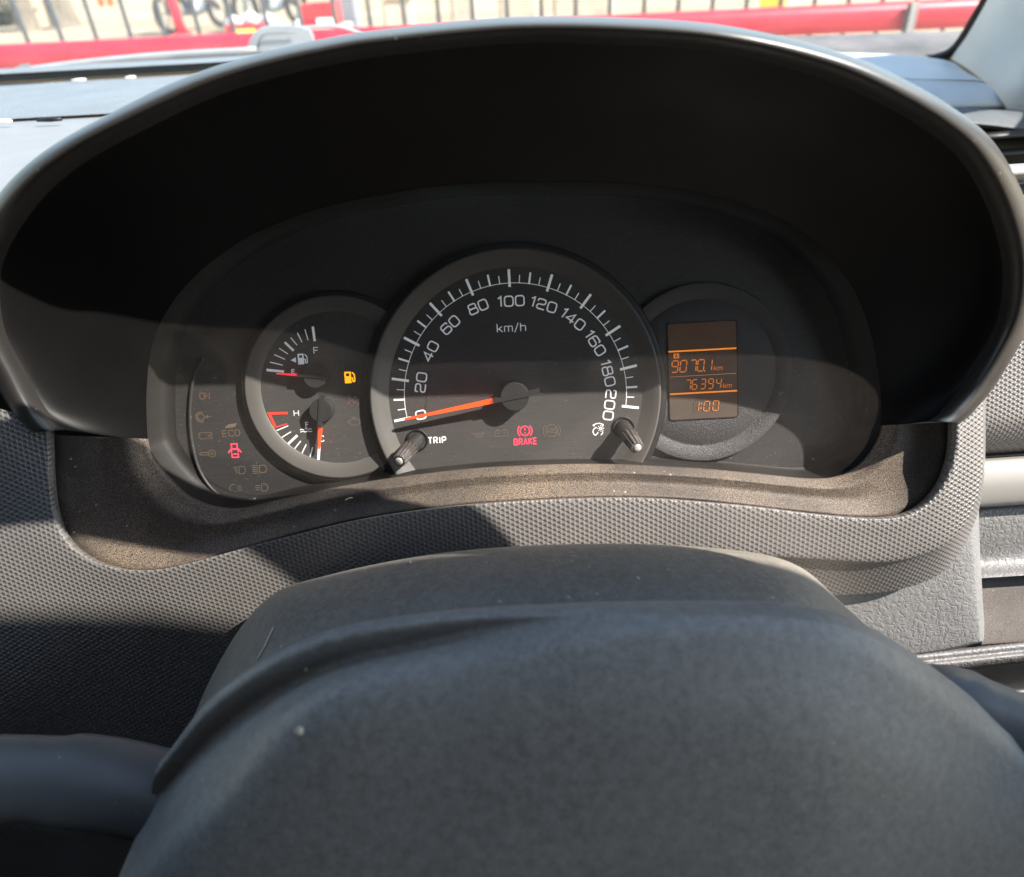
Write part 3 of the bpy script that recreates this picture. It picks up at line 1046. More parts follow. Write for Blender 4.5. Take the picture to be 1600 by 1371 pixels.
def text_lines(s, h, cx=0, cy=0, sx=1.0, gap=.26):
    """lines in mm centred on cx, cy"""
    ws = [GW.get(c, .86 if c.isdigit() else .64) for c in s]
    tot = sum(ws) + gap * (len(s) - 1)
    x = -tot / 2
    out = []
    for c, wd in zip(s, ws):
        for ln in GL[c]:
            out.append([(cx + (x + p[0]) * h * sx, cy + (p[1] - .5) * h) for p in ln])
        x += wd + gap
    return out


def mm(px, py, w=0.0):
    p = C(px, py, w)
    return p.x * 1000, p.y * 1000


PR = .00015   # prints sit this far above the face

# mask plate behind everything, in the outline of the opening
outl = [(p[0], p[1]) for p in LT] + [(p[0], p[1]) for p in LB[::-1]][1:-1]
mp = spline([C(a, b, 10) for a, b in outl], 140, True)
cen = Vector((.0, .0, 0))
V = []
for s, w in ((1.03, .010), (1.005, -.001), (.985, -.003), (.965, -.0033)):
    V += [Vector((p.x * s, p.y * s, w)) for p in mp]
mk = cl('mask_plate', ([Vector((p.x * .97, p.y * .97, -.0035)) for p in mp], [list(range(140))]), m_mask, smooth=False)
cl('mask_border', (V, grid_faces(4, 140, True)), m_border, mk, smooth=True)
# raised rib that frames the warning-light field on the left
rib = [C(a, b, -2.5) for a, b in ((318, 560), (303, 590), (297, 640), (300, 690), (312, 735), (335, 768), (365, 783), (400, 780))]
v, f = tube_geo(spline(rib, 50), .0007, 8)
cl('frame_rib', (v, f), m_mask)

# --- speedometer
SC = Vector((.00118, -.0050, 0))
v, f = lathe_geo([(.0, 0), (.03, 0), (.0524, 0)], 128)
spd = cl('speedometer', ([p + SC for p in v], f), m_dial)
v, f = lathe_geo([(.0522, 0), (.0526, .0002), (.0560, .0018), (.0584, .0032), (.0590, .0033), (.0594, .0030), (.0598, .0012)], 128)
cl('dial_ring', ([p + SC for p in v], f), m_ring, spd)
v, f = lathe_geo([(.0598, .0013), (.0606, .0012), (.0618, .0010), (.0624, .0003), (.0626, -.0036)], 128)
cl('ring_groove', ([p + SC for p in v], f), m_ringdark, spd)
STEP = 19.82


def spd_ang(val):
    return R(90) - R((val - 100) / 20 * STEP)


def tick_mesh(r0, r1, wd):
    return [Vector((r0, -wd / 2, 0)), Vector((r1, -wd / 2, 0)), Vector((r1, wd / 2, 0)), Vector((r0, wd / 2, 0))], [[0, 1, 2, 3]]


protos = {}
for v5 in range(0, 201, 5):
    kind = 'major' if v5 % 20 == 0 else ('mid' if v5 % 10 == 0 else 'minor')
    loc = SC + Vector((0, 0, PR))
    if kind not in protos:
        r0, r1, wd = {'major': (.0442, .0513, .00105), 'mid': (.0456, .0503, .00078), 'minor': (.0458, .0490, .00038)}[kind]
        o = cl('tick_mark', tick_mesh(r0, r1, wd), m_white, spd, smooth=False)
        o.location = loc
        o.rotation_euler = (0, 0, spd_ang(v5))
        protos[kind] = o
    else:
        clone(protos[kind], spd, loc, spd_ang(v5))
a0, a1 = math.degrees(spd_ang(200)), math.degrees(spd_ang(0))
v, f = ribbon([arcpts(0, 0, 45.8, a0, a1, 120)], .26, 0)
cl('scale_arc', ([p + SC + Vector((0, 0, PR * .6)) for p in v], f), m_white, spd, smooth=False)
for val in range(0, 201, 20):
    a = spd_ang(val)
    h = 4.0
    o = cl('numeral', ribbon(text_lines(str(val), h, sx=1.0), .56), m_white, spd, smooth=False)
    rad = .0392 if val else .0398
    if val >= 100:
        rad = .0385 + .0006 * abs(math.cos(a))
    o.location = SC + Vector((rad * math.cos(a), rad * math.sin(a), PR))
    o.rotation_euler = (0, 0, a - R(90))
    if val == 0:
        o.location = SC + Vector((-.0395, -.0061, PR))
x, y = mm(799, 512)
cl('unit_lettering', ribbon(text_lines('km/h', 3.3, x, y, 1.05), .36, PR), m_white, spd, smooth=False)

# needle (points just below 0) with its cap
na = math.atan2(C(630, 656.5, 5).y - C(804, 620.5, 6).y, C(630, 656.5, 5).x - C(804, 620.5, 6).x)
NC = C(804, 620.5, 7)
NC.z = 0


def bar(r0, r1, w0, w1, z0, z1, zt0=None):
    """tapered bar along local +x"""
    zt0 = zt0 if zt0 is not None else z1
    V = [Vector((r0, -w0 / 2, z0)), Vector((r1, -w1 / 2, z0)), Vector((r1, w1 / 2, z0)), Vector((r0, w0 / 2, z0)),
         Vector((r0, -w0 / 2 * .8, z1)), Vector((r1, -w1 / 2 * .6, zt0)), Vector((r1, w1 / 2 * .6, zt0)), Vector((r0, w0 / 2 * .8, z1))]
    return V, [[3, 2, 1, 0], [4, 5, 6, 7], [0, 1, 5, 4], [1, 2, 6, 5], [2, 3, 7, 6], [3, 0, 4, 7]]


def place(o, loc, rot):
    o.location = loc
    o.rotation_euler = (0, 0, rot)
    return o


def gauge_needle(parent, centre, ang, rcap, zc, blade, tail, matn, ridge=.0026):
    cap = lathe_geo([(rcap * 1.02, .0002), (rcap * 1.02, zc - .0012), (rcap * .99, zc - .0003), (rcap * .95, zc), (.0, zc)], 48)
    o = cl('needle_cap', cap, m_cap, parent, sharp=35)
    place(o, centre, ang)
    br = cl('needle_bridge', bar(-tail, rcap + blade[3], ridge, ridge, zc - .0020, zc + .00045), m_cap, parent, smooth=False)
    place(br, centre, ang)
    nd = cl('needle', bar(blade[0], blade[1], blade[2], blade[2] * .42, zc - .0022, zc - .0004, zc - .0012), matn, parent, smooth=False)
    place(nd, centre, ang)


gauge_needle(spd, NC, na, .0058, .0070, (.0088, .0455, .0022, .0031), .0104, m_needle)

# icons in the speedometer
def icon(name, px, py, lines, width, mat, parent, w=0.0, fills=None, k=1.0):
    x, y = mm(px, py, w)
    ls = [[(x + p[0] * k, y + p[1] * k) for p in ln] for ln in lines]
    g = ribbon(ls, width, w * .001 + PR)
    if fills:
        g = merge([g, fillpoly([[(x + p[0] * k, y + p[1] * k) for p in q] for q in fills], w * .001 + PR)])
    return cl(name, g, mat, parent, smooth=False)


icon('trip_lettering', 683, 688, text_lines('TRIP', 2.5, 0, 0, .92, .34), .52, m_white, spd)
icon('oil_warning', 748, 679, [[(-2.6, .6), (-1.4, .1), (1.4, .1), (2.6, .9)], [(-1.4, .1), (-1.2, -1.1), (1.2, -1.1), (1.6, 0)], [(-.2, .1), (-.2, .8)], [(-2.8, .2), (-3.2, .7)]], .34, m_dim, spd)
icon('charge_warning', 783, 677, [[(-2.6, -1.3), (2.6, -1.3), (2.6, 1), (-2.6, 1), (-2.6, -1.3)], [(-1.9, 1), (-1.9, 1.5), (-1, 1.5), (-1, 1)], [(1, 1), (1, 1.5), (1.9, 1.5), (1.9, 1)], [(-1.9, 0), (-.8, 0)], [(.8, 0), (1.9, 0)], [(1.35, .5), (1.35, -.5)]], .34, m_dim, spd)
icon('brake_warning', 820, 673.5, [circ(0, 0, 1.95), arcpts(0, 0, 2.95, 135, 225), arcpts(0, 0, 2.95, -45, 45), [(0, .1), (0, 1.15)], [(0, -1.1), (0, -.65)]], .5, m_redon, spd)
icon('brake_lettering', 821, 690, text_lines('BRAKE', 2.5, 0, 0, .85, .32), .5, m_redon, spd)
icon('abs_warning', 862, 673, [circ(0, 0, 2.5), arcpts(0, 0, 3.55, 135, 225), arcpts(0, 0, 3.55, -45, 45)] + text_lines('ABS', 1.9, 0, 0, .85, .3), .34, m_dim, spd)
icon('dimmer_symbol', 935, 671, [arcpts(0, -.7, 3.2, 55, 125), arcpts(-.6, -.9, 1.7, 90, 250), [(-1.15, -2.4), (-.1, -1.2)], circ(1.0, .35, .5, 12), arcpts(.4, -1.2, 1.3, -70, 10)] +
     [[(1 + 1.0 * math.cos(R(t)), .35 + 1.0 * math.sin(R(t))), (1 + 1.35 * math.cos(R(t)), .35 + 1.35 * math.sin(R(t)))] for t in range(0, 360, 45)], .42, m_white, spd,
     fills=[circ(-1.85, 1.75, .45, 10)[:-1], circ(1.85, 1.75, .45, 10)[:-1]])


# knobs: stem, ribbed grip, bright tip
def knob(name, bpx, bpy, tpx, tpy):
    base = C(bpx, bpy, 0)
    tip = C(tpx, tpy, 16.5)
    ax = (tip - base)
    L = ax.length
    q = ax.normalized().to_track_quat('Z', 'Y').to_matrix()
    st = lathe_geo([(.0031, -.001), (.0031, .007)], 32)
    o = cl(name, ([q @ p + base for p in st[0]], st[1]), m_cap)
    hole = lathe_geo([(.0046, .0003), (.0046, .0006), (.0040, .0006), (.0033, -.001)], 32)
    cl('stem_hole', ([p + base for p in hole[0]], hole[1]), m_ringdark, o)
    gp = lathe_geo([(.0030, .0068), (.0034, .0070), (.0035, .0078)], 48)
    cl('collar', ([q @ p + base for p in gp[0]], gp[1]), m_knob, o)
    rb = lathe_geo([(.0034, .0078), (.0031, .0100), (.0026, L - .0006), (.0024, L - .0001), (.0016, L)], 48, ribs=.055)
    cl('ribbed_grip', ([q @ p + base for p in rb[0]], rb[1]), m_knob, o, smooth=False)
    tp = lathe_geo([(.0016, L), (.0015, L + .0003), (.0010, L + .0006), (0, L + .0007)], 24)
    cl('knob_tip', ([q @ p + base for p in tp[0]], tp[1]), m_knobtip, o)
    return o


knob('trip_knob', 652, 688, 623.5, 721)
knob('dimmer_knob', 974, 668, 996, 700)

# --- fuel and temperature dial
WL = -1.6
LC = C(527, 606.5, WL)
v, f = lathe_geo([(.0, 0), (.015, 0), (.0318, 0)], 96)
ful = cl('fuel_temperature_dial', ([p + LC for p in v], f), m_dial)
v, f = lathe_geo([(.0316, 0), (.0320, .0003), (.0345, .0010), (.0370, .0016), (.0376, .0016), (.0380, .0009)], 96)
cl('dial_ring', ([p + LC for p in v], f), m_ring, ful)
v, f = lathe_geo([(.0379, .0010), (.0386, .0009), (.0398, .0006), (.0402, -.0020)], 96)
cl('ring_groove', ([p + LC for p in v], f), m_ringdark, ful)


def q4(x, y):
    return mm(370 + x / 4.571, 470 + y / 4.571, WL)


def seg_tick(a, b, wd, mat=None, name='tick_mark'):
    return cl(name, ribbon([[q4(*a), q4(*b)]], wd, WL * .001 + PR), mat or m_white, ful, smooth=False)


for a, b, wd in (((543, 185), (557, 290), 1.0), ((487, 205), (510, 283), .38), ((433, 230), (467, 298), .42), ((386, 265), (432, 319), .42), ((343, 297), (407, 358), .95),
                 ((303, 340), (366, 381), .42), ((268, 386), (345, 419), .42), ((238, 439), (328, 461), .42), ((213, 495), (338, 507), 1.05),
                 ((285, 928), (368, 893), .48), ((322, 977), (388, 936), .45), ((368, 1023), (433, 962), 1.0), ((414, 1057), (458, 1002), .5), ((466, 1090), (497, 1026), .5),
                 ((524, 1116), (542, 1047), .5), ((583, 1137), (590, 1040), 1.1)):
    seg_tick(a, b, wd)
red = [q4(362, 803), q4(226, 805), q4(276, 905), q4(360, 880)]
cl('hot_zone', merge([ribbon([[q4(365, 803), q4(222, 806)]], 1.0, WL * .001 + PR), ribbon([[q4(228, 800), q4(278, 908)]], 1.15, WL * .001 + PR * 1.1), ribbon([[q4(272, 906), q4(360, 879)]], .5, WL * .001 + PR)]), m_redprint, ful, smooth=False)
for ch, x, y, h in (('F', 568, 356, 2.5), ('E', 405, 506, 1.6), ('H', 425, 803, 2.3), ('C', 606, 985, 2.3)):
    cx, cy = q4(x, y)
    cl('gauge_letter', ribbon(text_lines(ch, h, cx, cy, 1.25), .34, WL * .001 + PR), m_white, ful, smooth=False)


def pump(k):
    body = [(-1.6, -2.0), (.7, -2.0), (.7, 2.0), (-1.6, 2.0)]
    win = [(-1.1, .5), (.2, .5), (.2, 1.5), (-1.1, 1.5)]
    # body as filled pieces round the window
    fl = [[(-1.7, -2.2), (.8, -2.2), (.8, .5), (-1.7, .5)], [(-1.7, .5), (-1.1, .5), (-1.1, 2.2), (-1.7, 2.2)], [(.2, .5), (.8, .5), (.8, 2.2), (.2, 2.2)], [(-1.1, 1.6), (.2, 1.6), (.2, 2.2), (-1.1, 2.2)]]
    hose = [rpoly([(.8, -.2), (1.35, -.2), (1.35, -1.7), (2.1, -1.7), (2.1, 1.0), (1.2, 1.9)], .35)]
    return [[(x * k, y * k) for x, y in p] for p in fl], [[(x * k, y * k) for x, y in p] for p in hose]


fl, hs = pump(1.0)
x, y = 370 + 466 / 4.571, 470 + 417 / 4.571
icon('pump_symbol', x, y, hs, .42, m_white, ful, WL, fl)
icon('filler_side_arrow', 370 + 404 / 4.571, 470 + 425 / 4.571, [], .3, m_white, ful, WL, [[(-1.1, 0), (1.1, -1.1), (1.1, 1.1)]])
icon('coolant_symbol', 370 + 495 / 4.571, 470 + 905 / 4.571, [[(0, -1.0), (0, 2.3)], [(0, 2.1), (1, 2.1)], [(0, 1.2), (1, 1.2)], [(-.5, -.4), (.6, -.4)],
     [(-2.6, -1.0), (-1.9, -.7), (-1.2, -1.0), (-.6, -1.0)], [(.7, -1.0), (1.4, -.7), (2.2, -.8)], [(-2.6, -1.9), (-1.6, -1.6), (-.6, -1.9), (.5, -1.6), (1.6, -1.9), (2.4, -1.7)]], .36, m_white, ful, WL)
fl, hs = pump(1.08)
icon('low_fuel_warning', 545.5, 590, hs, .5, m_amberon, ful, WL, fl)
icon('airbag_warning', 549, 624, [arcpts(1.2, .2, 1.4, 200, 300), [(-1.7, -2.2), (-.6, -.6), (.4, -.2), (1.1, -2.2)], [(-.6, -.6), (-1.3, .6)]], .5, m_dimred, ful, WL, [circ(-.8, 1.4, .8, 12)[:-1], circ(1.7, .9, .6, 12)[:-1]])
icon('engine_warning', 553.5, 659, [[(-2.0, -.9), (-2.0, .7), (-1.2, .7), (-.8, 1.2), (1.3, 1.2), (1.7, .6), (2.2, .6), (2.2, -.5), (1.6, -1.5), (-1.0, -1.5), (-1.4, -.9), (-2.0, -.9)], [(-.5, 1.2), (-.5, 1.8)], [(-1.2, 1.8), (.8, 1.8)], [(-2.7, .6), (-2.7, -.7)], [(-2.7, 0), (-2.0, 0)], [(2.8, .9), (2.8, -.9)]], .34, m_dim, ful, WL)
# the two small needles
FC = C(490.5, 588.5, 4)
FC.z = WL * .001
fa = math.atan2(C(430, 585, 3).y - C(490, 588, 3).y, C(430, 585, 3).x - C(490, 588, 3).x)
gauge_needle(ful, FC, fa, .0049, .0046, (.0070, .0160, .0011, .0022), .0062, m_needle_pink, .0019)
TC = C(500, 643, 4)
TC.z = WL * .001
ta = math.atan2(C(494.7, 703.5, 3).y - C(499, 643, 3).y, C(494.7, 703.5, 3).x - C(499, 643, 3).x)
gauge_needle(ful, TC, ta, .0047, .0048, (.0068, .0162, .0017, .0022), .0062, m_needle, .0023)

# --- display dial
WD = -2.0
DC = C(1098, 583, WD)
v, f = lathe_geo([(0, 0), (.02, 0), (.0302, 0), (.0306, -.0004), (.0310, .0001), (.0345, .0006), (.0366, .0010), (.0370, .0008), (.0374, -.0002)], 96)
dsp = cl('display_dial', ([p + DC for p in v], f), plastic('display_surround', (.058, .056, .057), .5, spec=.5, leather=.00012, leather_scale=900, var=.06))
cx, cy = 79.2, .7
lw, lh = 28.5, 40.2
bz = WD * .001 + .0004
rr = rrect(cx - lw / 2, cy - lh / 2, lw, lh, 1.3)
cl('display_glass', fillpoly([rr[:-1]], bz), m_lcd, dsp, smooth=False)
cl('display_border', ribbon([rr], .35, bz + .0001), m_ringdark, dsp, smooth=False)


def lcd(px, py):
    return mm(px, py, WD)


def q7(x, y):
    return mm(1020 + x / 7.22, 480 + y / 7.22, WD + .4)


zs = bz + .00025
for a, b, wd, mt, nm in (((175, 505), (942, 464), 1.7 * .36, m_lcdline, 'display_bar'), ((192, 790), (940, 747), .16, m_lcdthin, 'display_hairline'), ((190, 984), (950, 943), .62, m_lcdline, 'display_bar')):
    cl(nm, ribbon([[q7(*a), q7(*b)]], wd, zs), mt, dsp, smooth=False)
SEG = {'8': 'abcdefg', '0': 'abcdef', '1': 'bc', '3': 'abcdg', '4': 'bcfg', '6': 'acdefg', '7': 'abc', '9': 'abcdfg'}


def digit(ch, px, py, w, h, th=.44, ghost=False):
    if not ghost:
        digit('8', px, py, w, h, th, True)
    _digit(ch, px, py, w, h, th, ghost)


def _digit(ch, px, py, w, h, th, ghost):
    """slanted seven-segment digit; px, py centre in the crop"""
    x0, y0 = q7(px, py)
    sl = .13
    g = .10
    hw, hh = w / 2, h / 2
    P = {'a': ((-hw, hh), (hw, hh)), 'g': ((-hw, 0), (hw, 0)), 'd': ((-hw, -hh), (hw, -hh)), 'f': ((-hw, hh), (-hw, 0)), 'b': ((hw, hh), (hw, 0)), 'e': ((-hw, 0), (-hw, -hh)), 'c': ((hw, 0), (hw, -hh))}
    lines = []
    for s in SEG[ch]:
        (ax, ay), (bx, by) = P[s]
        d = Vector((bx - ax, by - ay))
        d.normalize()
        e = g + th * .35
        a = (ax + d.x * e, ay + d.y * e)
        b = (bx - d.x * e, by - d.y * e)
        lines.append([(x0 + a[0] + a[1] * sl, y0 + a[1]), (x0 + b[0] + b[1] * sl, y0 + b[1])])
    cl('unlit_segments' if ghost else 'digit', ribbon(lines, th, zs - (.0001 if ghost else 0)), m_lcdghost if ghost else m_lcdseg, dsp, smooth=False)


for ch, x, y in (('9', 248, 672), ('0', 343, 667), ('7', 452, 662), ('0', 540, 658)):
    digit(ch, x, y, 2.55, 4.7, .44)
digit('1', 636, 655, 2.1, 4.6, .44)
for ch, x, y in (('7', 398, 877), ('6', 470, 873), ('3', 566, 868), ('9', 653, 864), ('4', 742, 860)):
    digit(ch, x, y, 1.95, 4.0, .37)
digit('1', 492, 1122, 1.9, 4.0, .42)
for ch, x, y in (('0', 605, 1118), ('0', 708, 1112)):
    digit(ch, x, y, 2.3, 4.0, .37)
for x, y in ((582, 719),):
    a = q7(x, y)
    cl('decimal_point', fillpoly([[(a[0] - .3, a[1] - .3), (a[0] + .3, a[1] - .3), (a[0] + .3, a[1] + .3), (a[0] - .3, a[1] + .3)]], zs), m_lcdseg, dsp, smooth=False)
for x, y in ((548, 1090), (542, 1140)):
    a = q7(x, y)
    cl('colon_dot', fillpoly([[(a[0] - .28, a[1] - .28), (a[0] + .28, a[1] - .28), (a[0] + .28, a[1] + .28), (a[0] - .28, a[1] + .28)]], zs), m_lcdseg, dsp, smooth=False)
for x, y in ((735, 690), (840, 888)):
    a = q7(x, y)
    ls = [[(p[0] + (p[1] - a[1]) * .18, p[1]) for p in ln] for ln in text_lines('km', 1.9, a[0], a[1] + .1, 1.05, .18)]
    cl('unit_lettering', ribbon(ls, .2, zs), m_lcdseg, dsp, smooth=False)
a = q7(263, 552)
cl('trip_marker', fillpoly([[(a[0] - 1.15, a[1] - 1.0), (a[0] + 1.15, a[1] - 1.0), (a[0] + 1.15, a[1] + 1.0), (a[0] - 1.15, a[1] + 1.0)]], zs), m_lcdseg, dsp, smooth=False)
cl('trip_letter', ribbon(text_lines('A', 1.3, a[0], a[1]), .3, zs + .00012), m_lcd, dsp, smooth=False)

# --- warning lights in the left field
WM = -3.5


def wicon(name, px, py, lines, width=.24, mat=m_dim, fills=None):
    return icon(name, px, py, lines, width, mat, clu, WM, fills)


wicon('auto_lettering', 332, 586, text_lines('AUTO', 2.0), .2, m_mask)
wicon('on_lettering', 320, 619, text_lines('ON', 2.6), .38, m_dimred)
wicon('traction_warning', 316, 652, [circ(-.5, 0, 1.4), arcpts(-.5, 0, 2.1, 60, 300), [(1.5, 0), (3.4, 0)], [(2.5, .7), (1.5, 0), (2.5, -.7)]], .34, m_dimeco)
wicon('battery_warning', 321, 681, [[(-2.2, -1.3), (2.8, -1.3), (2.8, 1.3), (-2.2, 1.3), (-2.2, .7), (-2.8, .7), (-2.8, -.7), (-2.2, -.7), (-2.2, -1.3)], [(1.0, -.4), (2.2, .6), (2.2, -.4), (1.0, -.4)]], .24, m_dimeco)
wicon('key_warning', 325.5, 709, [circ(1.6, 0, 1.5), circ(1.6, 0, .5, 12), [(.1, .55), (-3.0, .55), (-3.6, 0), (-3.0, -.5), (.1, -.5)]], .3, m_dimeco)
wicon('eco_leaf', 361, 665.5, [], .2, m_dimeco, [[(-2.6, -.95), (-2.0, .1), (-.5, .75), (2.6, 1.0), (2.0, -.2), (.8, -.8)]])
wicon('eco_lettering', 361, 677, text_lines('ECO', 2.5, 0, 0, 1.15), .32, m_dimeco)
wicon('door_ajar_warning', 367, 705, [[(-1.2, 3.1), (1.2, 3.1), (1.2, 1.0), (-1.2, 1.0), (-1.2, 3.1)], [(-1.2, 1.0), (-1.5, -.6)], [(1.2, 1.0), (1.5, -.6)], [(-1.3, -1.0), (-1.3, -2.7), (1.3, -2.7), (1.3, -1.0)], [(-1.5, 1.0), (-2.7, -.7)], [(1.5, 1.0), (2.7, -.7)], [(-.8, .7), (.9, .7)], [(-.7, -1.3), (.8, -1.3)]], .5, m_redon)


def dlamp(s=1.0):
    return rpoly([(.2 * s, -1.6), (.2 * s, 1.6), (2.3 * s, 1.6), (3.0 * s, 0), (2.3 * s, -1.6), (.2 * s, -1.6)], .7)


wicon('low_beam_symbol', 373, 735, [dlamp()] + [[(-2.2 + .3 * k, 1.2 - .8 * k), (-.3, 1.5 - .8 * k)] for k in range(4)], .32, m_dim)
wicon('high_beam_symbol', 405, 733, [dlamp(1.1)] + [[(-2.9, 1.5 - .8 * k), (-.3, 1.5 - .8 * k)] for k in range(5)], .34, m_dimeco)
wicon('rear_fog_symbol', 369, 763, [rpoly([(-.2, -1.7), (-2.0, -1.5), (-2.8, 0), (-2.0, 1.5), (-.2, 1.7)], .6), [(.6, .9), (2.4, .9)], [(.6, 0), (2.4, 0)], [(.6, -.9), (2.4, -.9)]], .3, m_dim)
wicon('front_fog_symbol', 408, 762, [dlamp(1.0), [(-2.4, .9), (-.5, .9)], [(-2.4, 0), (-.5, 0)], [(-2.4, -.9), (-.5, -.9)]], .3, m_dim)

# turn-arrow symbol, unlit, on the mask
icon('turn_arrow', 998, 446, [[(-2.2, -1), (-.2, -1), (-.2, -2), (2.2, 0), (-.2, 2), (-.2, 1), (-2.2, 1), (-2.2, -1)]], .2, m_ringdark, clu, WM)

# --- clear lens, leaning forward at the top
V = []
lens = spline([C(a, b, lens_h(b) + .3) for a, b in outl], 140, True)
lc = Vector((0, .02, .016))
rings = [1.0, .8, .6, .4, .2, .02]
for s in rings:
    V += [lc.lerp(p, s) - Vector((0, 0, .002 * (1 - s * s))) for p in lens]
F = grid_faces(len(rings), 140, True)
F.append([(len(rings) - 1) * 140 + i for i in range(140)])
cl('lens_cover', (V, F), m_lens)

# ------------------------------------------------------------------ outside, beyond the windscreen
FY = 2.8
m_redp = simple('red_paint', (.60, .018, .04), .38, nscale=8, var=.15)
m_barp = simple('dark_bar_paint', (.05, .055, .06), .5, nscale=30)
m_bark = NT('tree_bark')
_co = m_bark.coord('Object', (1, 1, .25))
_f = m_bark.noise(_co, 18, 6, .65)
m_bark.l(m_bark.mix(m_bark.ramp(_f, .3, .7), (.10, .085, .065), (.30, .26, .20)), m_bark.b.inputs['Base Color'])
m_bark.b.inputs['Roughness'].default_value = .9
m_bark.l(m_bark.bump(_f, .04), m_bark.b.inputs['Normal'])
m_bark = m_bark.m
m_stone = simple('pale_stone', (.55, .48, .38), .85, nscale=6, var=.2)
m_whitebag = simple('white_sack', (.75, .74, .70), .7)
m_bikedark = simple('motorcycle_dark', (.06, .06, .065), .45)
m_bikegrey = simple('motorcycle_grey', (.28, .31, .34), .3, metallic=.3)
m_tyre = simple('tyre_rubber', (.03, .03, .03), .8)
m_orange = simple('orange_reflector', (.75, .20, .06), .3)
m_greyp = simple('grey_column', (.26, .28, .31), .7, nscale=5)
m_yellow = simple('yellow_plate', (.75, .5, .03), .5)
m_green = simple('green_print', (.12, .40, .08), .5)
m_leafd = simple('hedge_leaf', (.07, .08, .05), .7, var=.4)

fen = thing('fence', 'black vertical-bar fence with a thick red rail beyond the windscreen', 'fence', Vector((0, FY, 0)))
pa, pb2 = HY(0, 92, FY), HY(1500, 20, FY)
slope = (pb2.z - pa.z) / (pb2.x - pa.x)


def rail_z(x):
    return pa.z + slope * (x - pa.x)


hr = .047
prof = [(-.022, -hr), (-.030, -hr * .6), (-.034, 0), (-.032, hr * .45), (-.022, hr * .8), (-.005, hr), (.012, hr), (.018, 0), (.012, -hr)]
V = []
NX = 24
for i in range(NX + 1):
    x = -3.2 + 6.4 * i / NX
    for dy, dz in prof:
        V.append(Vector((x, FY - .02 + dy, rail_z(x) + dz)))
k = len(prof)
mesh('red_rail', V, [[i * k + j, (i + 1) * k + j, (i + 1) * k + (j + 1) % k, i * k + (j + 1) % k] for i in range(NX) for j in range(k)], m_redp, fen)
x = HY(45, 75, FY).x
spc = (HY(365, 55, FY).x - HY(45, 75, FY).x) / 6
x0 = x - 6 * spc
for i in range(46):
    xx = x0 + i * spc
    if xx > 2.6:
        break
    v, f = tube_geo([Vector((xx, FY + .01, .02)), Vector((xx, FY + .01, 1.75))], .0085, 8)
    mesh('bar', v, f, m_barp, fen)
for xp in (1420,):
    p = HY(xp, 30, FY - .06)
    v, f = box_geo((p.x, FY - .07, p.z - .01), .035, .03, .13, bev=.005)
    mesh('rail_clamp', v, f, m_cowl, fen)


def ground_at(px, py):
    return HZ(px, py, GZ)


def trunk(px, py, rad, lean, label):
    p = ground_at(px, py)
    t = thing('tree', label, 'tree', p)
    pts = [p + Vector((lean * h, .05 * math.sin(h * 2), h)) for h in (-.1, .1, .5, 1.2, 2.2, 3.2, 4.2)]
    v, f = tube_geo(spline(pts, 20), [rad * (1.5 if i < 1 else (1.25 if i < 2 else 1 - .02 * i)) for i in range(20)], 16)
    for q in v:
        s = 1 + .10 * math.sin(3 * math.atan2(q.y - p.y, q.x - p.x) + q.z * 2)
        q.x, q.y = p.x + (q.x - p.x) * s, p.y + (q.y - p.y) * s
    tr = mesh('trunk', v, f, m_bark, t)
    # loose leafy crown high above
    V, F = [], []
    for i in range(1500):
        a = random.random() * 6.283
        rr2 = 1.7 * random.random() ** .5
        c = p + Vector((lean * 4 + rr2 * math.cos(a), rr2 * math.sin(a), 4.3 + random.gauss(0, .55)))
        u = Vector((random.gauss(0, 1), random.gauss(0, 1), random.gauss(0, 1))).normalized()
        w = u.cross(Vector((.3, .5, .8))).normalized()
        b = len(V)
        V += [c - u * .09, c + w * .035, c + u * .09, c - w * .035]
        F.append([b, b + 1, b + 2, b + 3])
    cr_ = mesh('crown', V, F, m_leafd, t, smooth=False)
    return t


trunk(45, 47, .20, .02, 'slender pale tree trunk behind the fence beside the bush')
trunk(103, 43, .27, -.05, 'thicker pale tree trunk behind the fence near the orange post')


def bush(px, py, sx, sz, label, n=700):
    p = ground_at(px, py)
    t = thing('bush', label, 'bush', p)
    V, F = [], []
    for i in range(n):
        c = p + Vector((random.gauss(0, sx * .4), random.gauss(0, sx * .35), abs(random.gauss(0, sz * .5))))
        u = Vector((random.gauss(0, 1), random.gauss(0, 1), random.gauss(0, .8))).normalized()
        w = u.cross(Vector((.3, .5, .8))).normalized()
        b = len(V)
        V += [c - u * .07, c + w * .03, c + u * .07, c - w * .03]
        F.append([b, b + 1, b + 2, b + 3])
    mesh('foliage', V, F, m_leafd, t, smooth=False)
    v, f = tube_geo([p - Vector((0, 0, .05)), p + Vector((.02, 0, sz * .6))], [.03, .015], 8)
    mesh('stem', v, f, m_bark, t)


bush(8, 40, .55, .5, 'dark leafy bush behind the fence beside the slender tree trunk')


def upright(name, label, cat, px, py, wd, dp, h, mat, lean=0.0, group=None, y=None):
    p = ground_at(px, py) if y is None else HY(px, py, y)
    t = thing(name, label, cat, p, group)
    return t, p


# red post by the motorcycle
t, p = upright('red_post', 'slim red painted post standing beside the parked motorcycle', 'post', 287, 57, .1, .1, 1, m_redp)
v, f = tube_geo([p, p + Vector((-.03, 0, .25)), p + Vector((-.10, 0, 1.5))], [.085, .062, .055], 12)
mesh('post_shaft', v, f, m_redp, t)
v, f = box_geo(p + Vector((0, 0, .02)), .24, .2, .05, bev=.01)
mesh('base_plate', v, f, m_redp, t)


